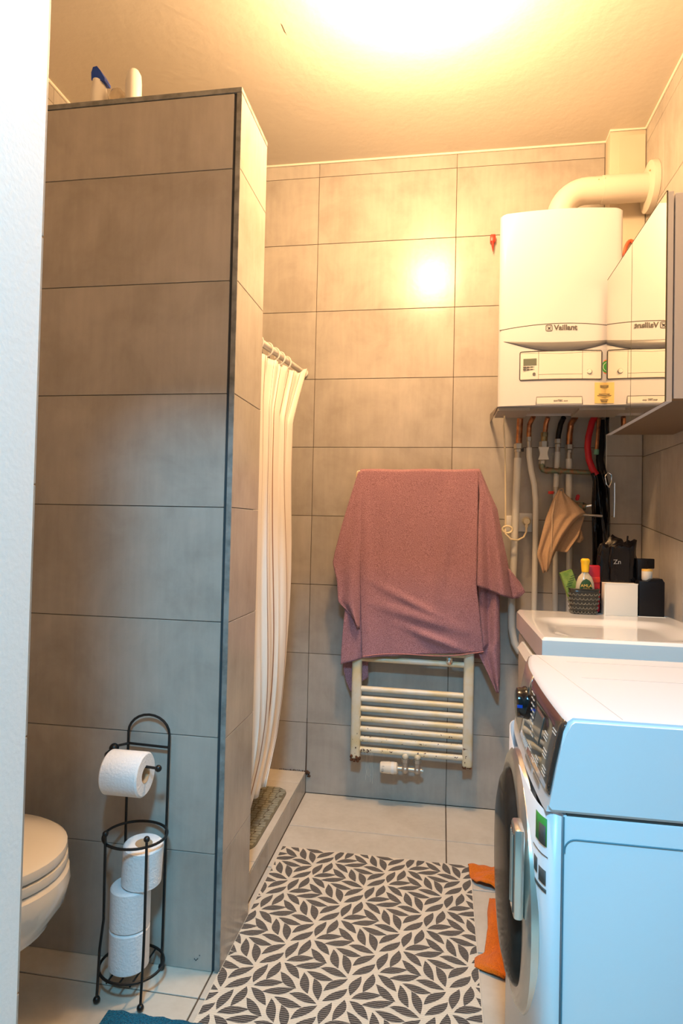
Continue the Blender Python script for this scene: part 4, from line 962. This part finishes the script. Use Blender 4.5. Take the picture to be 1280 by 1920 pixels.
def roll(name, c, axis, label, grp='toilet rolls on the stand', R=.0485, H=.098, tilt=(0, 0, 0)):
    t = thing(name, label, 'toilet roll', c, grp)
    g = G(); h = H/2; r = .021; n = 36
    prof_ = [(r, -h), (R-.004, -h), (R, -h+.004), (R, h-.004), (R-.004, h), (r, h)]
    rings = []
    for (a, z) in prof_:
        rings.append([g.bm.verts.new((a*cos(2*pi*j/n), a*sin(2*pi*j/n), z)) for j in range(n)])
    for i in range(5):
        for j in range(n): g.bm.faces.new((rings[i][j], rings[i][(j+1) % n], rings[i+1][(j+1) % n], rings[i+1][j]))
    o1 = g.build('paper', 'paper', None); o1.parent = t; o1.location = (0, 0, 0)
    g = G(); g.tube([(0, 0, -h+.0005), (0, 0, h-.0005)], r+.0004, 28, caps=False)
    o2 = g.build('cardboard_core', 'card', None); o2.parent = t; md = o2.modifiers.new('s', 'SOLIDIFY'); md.thickness = .001
    t.rotation_euler = tilt if axis == 'z' else (0, pi/2, tilt[2]); return t
roll('toilet_roll', (-.193, -1.218, .535), 'x', 'toilet roll hanging on the arm of the black stand', R=.053)
roll('toilet_roll', (-.182, -1.204, .109), 'z', 'bottom toilet roll standing inside the black stand')
roll('toilet_roll', (-.182, -1.204, .208), 'z', 'middle toilet roll of the stack in the black stand')
roll('toilet_roll', (-.157, -1.196, .309), 'z', 'topmost roll of the stack, shifted right inside the ring', tilt=(.05, .07, 0))

# ------------------------------------------------------------------ floor textiles
RX0, RX1, RY0, RY1 = .018, .682, -1.62, -.466
def clip(poly, x0, x1, y0, y1):
    def cut(p, f, isx, v, keep):
        out = []
        for i in range(len(p)):
            a, b = p[i], p[(i+1) % len(p)]; ia, ib = keep(a), keep(b)
            if ia: out.append(a)
            if ia != ib:
                k = (v-a[isx])/(b[isx]-a[isx]); out.append((lerp(a[0], b[0], k), lerp(a[1], b[1], k)))
        return out
    for isx, v, kp in ((0, x0, lambda q: q[0] >= x0), (0, x1, lambda q: q[0] <= x1), (1, y0, lambda q: q[1] >= y0), (1, y1, lambda q: q[1] <= y1)):
        poly = cut(poly, None, isx, v, kp)
        if len(poly) < 3: return []
    return poly
rug = thing('patterned_rug', 'cream flatweave rug with grey leaf pattern on the floor', 'rug', (.35, -1.0, 0))
part('weave', 'rug_cream', rug, lambda g: g.box(RX0, RX1, RY0, RY1, .0006, .0050, .001, 1), smooth=False)
leaves = [  # (root, tip, bulge side) relative to node B
    ((.011, -.003), (.080, .021), .15), ((.037, -.019), (.112, .006), -.15), ((.007, -.012), (.057, -.060), .25), ((.006, -.046), (.057, -.094), -.25),
    ((-.006, -.011), (-.024, -.078), -.35), ((-.035, -.026), (-.053, -.094), .35)]
leavesA = [((-.004, -.012), (-.056, -.063), .25), ((0, -.046), (-.053, -.096), -.25), ((-.058, .090), (-.034, .022), -.35), ((-.029, .074), (-.005, .006), .35),
    ((-.078, .014), (-.008, -.006), .15), ((-.111, -.004), (-.040, -.023), -.15)]
v1 = Vector((.0590, .1010)); v2 = Vector((.1875, -.0985)); A0 = Vector((.352, -1.062)); B0 = A0+Vector((.005, -.072))
def leafpoly(a, b, asym):
    d = b-a; n = Vector((-d.y, d.x)).normalized(); L = d.length; wv = .0122; e_ = d*.02; a = a-e_; b = b+e_; d = b-a; pts = []
    for k in range(9):
        t = k/8; pts.append(a+d*t+n*(wv*(1+asym)*sin(pi*t**.85)))
    for k in range(7, 0, -1):
        t = k/8; pts.append(a+d*t-n*(wv*(1-asym)*sin(pi*t**1.15)))
    return [(p.x, p.y) for p in pts]
def leafs(g):
    for i in range(-14, 15):
        for j in range(-8, 9):
            o_ = v1*i+v2*j; c = A0+o_
            if not (-.3 < c.x < 1.0 and -1.9 < c.y < -.2): continue
            for base, lst in ((B0+o_, leaves), (A0+o_, leavesA)):
                for k_, (a, b, s_) in enumerate(lst):
                    sa, sb, _ = lst[k_ ^ 1]; d_ = Vector(b)-Vector(a); off_ = (Vector(sa)+Vector(sb)-Vector(a)-Vector(b))
                    s_ = -.3 if (-d_.y*off_.x+d_.x*off_.y) > 0 else .3
                    q = clip(leafpoly(base+Vector(a), base+Vector(b), s_), RX0+.003, RX1-.003, RY0+.003, RY1-.003)
                    if len(q) < 3: continue
                    try: g.bm.faces.new([g.bm.verts.new((x, y, .0054)) for x, y in q])
                    except ValueError: pass
o = part('leaf_pattern', 'rug_grey', rug, leafs, smooth=False, recalc=False); o['kind'] = 'stuff'
for p_ in o.data.polygons:
    if p_.normal.z < 0: p_.flip()
def tealmat(g):
    g.grid(lambda u, v: (lerp(-.182, .052, u), lerp(-1.292, -1.72, v)-.002*sin(u*30), .026-.020*max(0, 1-min(u, 1-u)*40)**2-.016*max(0, 1-min(v, 1-v)*40)**2+.0015*mn.noise(Vector((u*40, v*60, 0)))), 50, 80)
solo('teal_bath_mat', 'teal', 'thick teal bath mat at the bottom edge, left of the rug', 'bath mat', lambda g: (tealmat(g), g.box(-.181, .051, -1.719, -1.293, .001, .018, .004)))
def crumple(pts_l, pts_r, amp, seed, z0=.004):
    def f(g):
        def fn(u, v):
            p = poly_at(pts_l, v).lerp(poly_at(pts_r, v), u); h = z0+amp*(.5+.5*sin(u*7+v*9+seed))*min(1, 6*min(v, 1-v)+.3)+amp*.8*abs(mn.noise(Vector((u*5, v*5, seed))))
            return (p.x, p.y, h)
        g.grid(fn, 34, 40)
    return f
def fl_(l): return [P(a, b, 'z', .01) for a, b in l]
GO = 'orange cloths on the floor'
solo('orange_cloth', 'orange', 'orange microfibre cloth on the floor, far one beside the rug corner', 'cloth', crumple(fl_([(877, 1621), (880, 1640), (888, 1653), (905, 1662), (920, 1664), (935, 1668)]), [Vector((.86, -.455, .01)), Vector((.86, -.55, .01)), Vector((.86, -.61, .01))], .018, 1.0), GO, solid=.004, recalc=False)
solo('orange_cloth', 'orange', 'orange microfibre cloth on the floor, near one beside the machine door', 'cloth', crumple(fl_([(917, 1682), (914, 1710), (914, 1745), (908, 1785), (890, 1793), (889, 1810), (915, 1822), (945, 1833)]), [Vector((.84, -.64, .01)), Vector((.84, -.75, .01)), Vector((.83, -.88, .01)), Vector((.80, -1.01, .01))], .012, 4.2), GO, solid=.004, recalc=False)
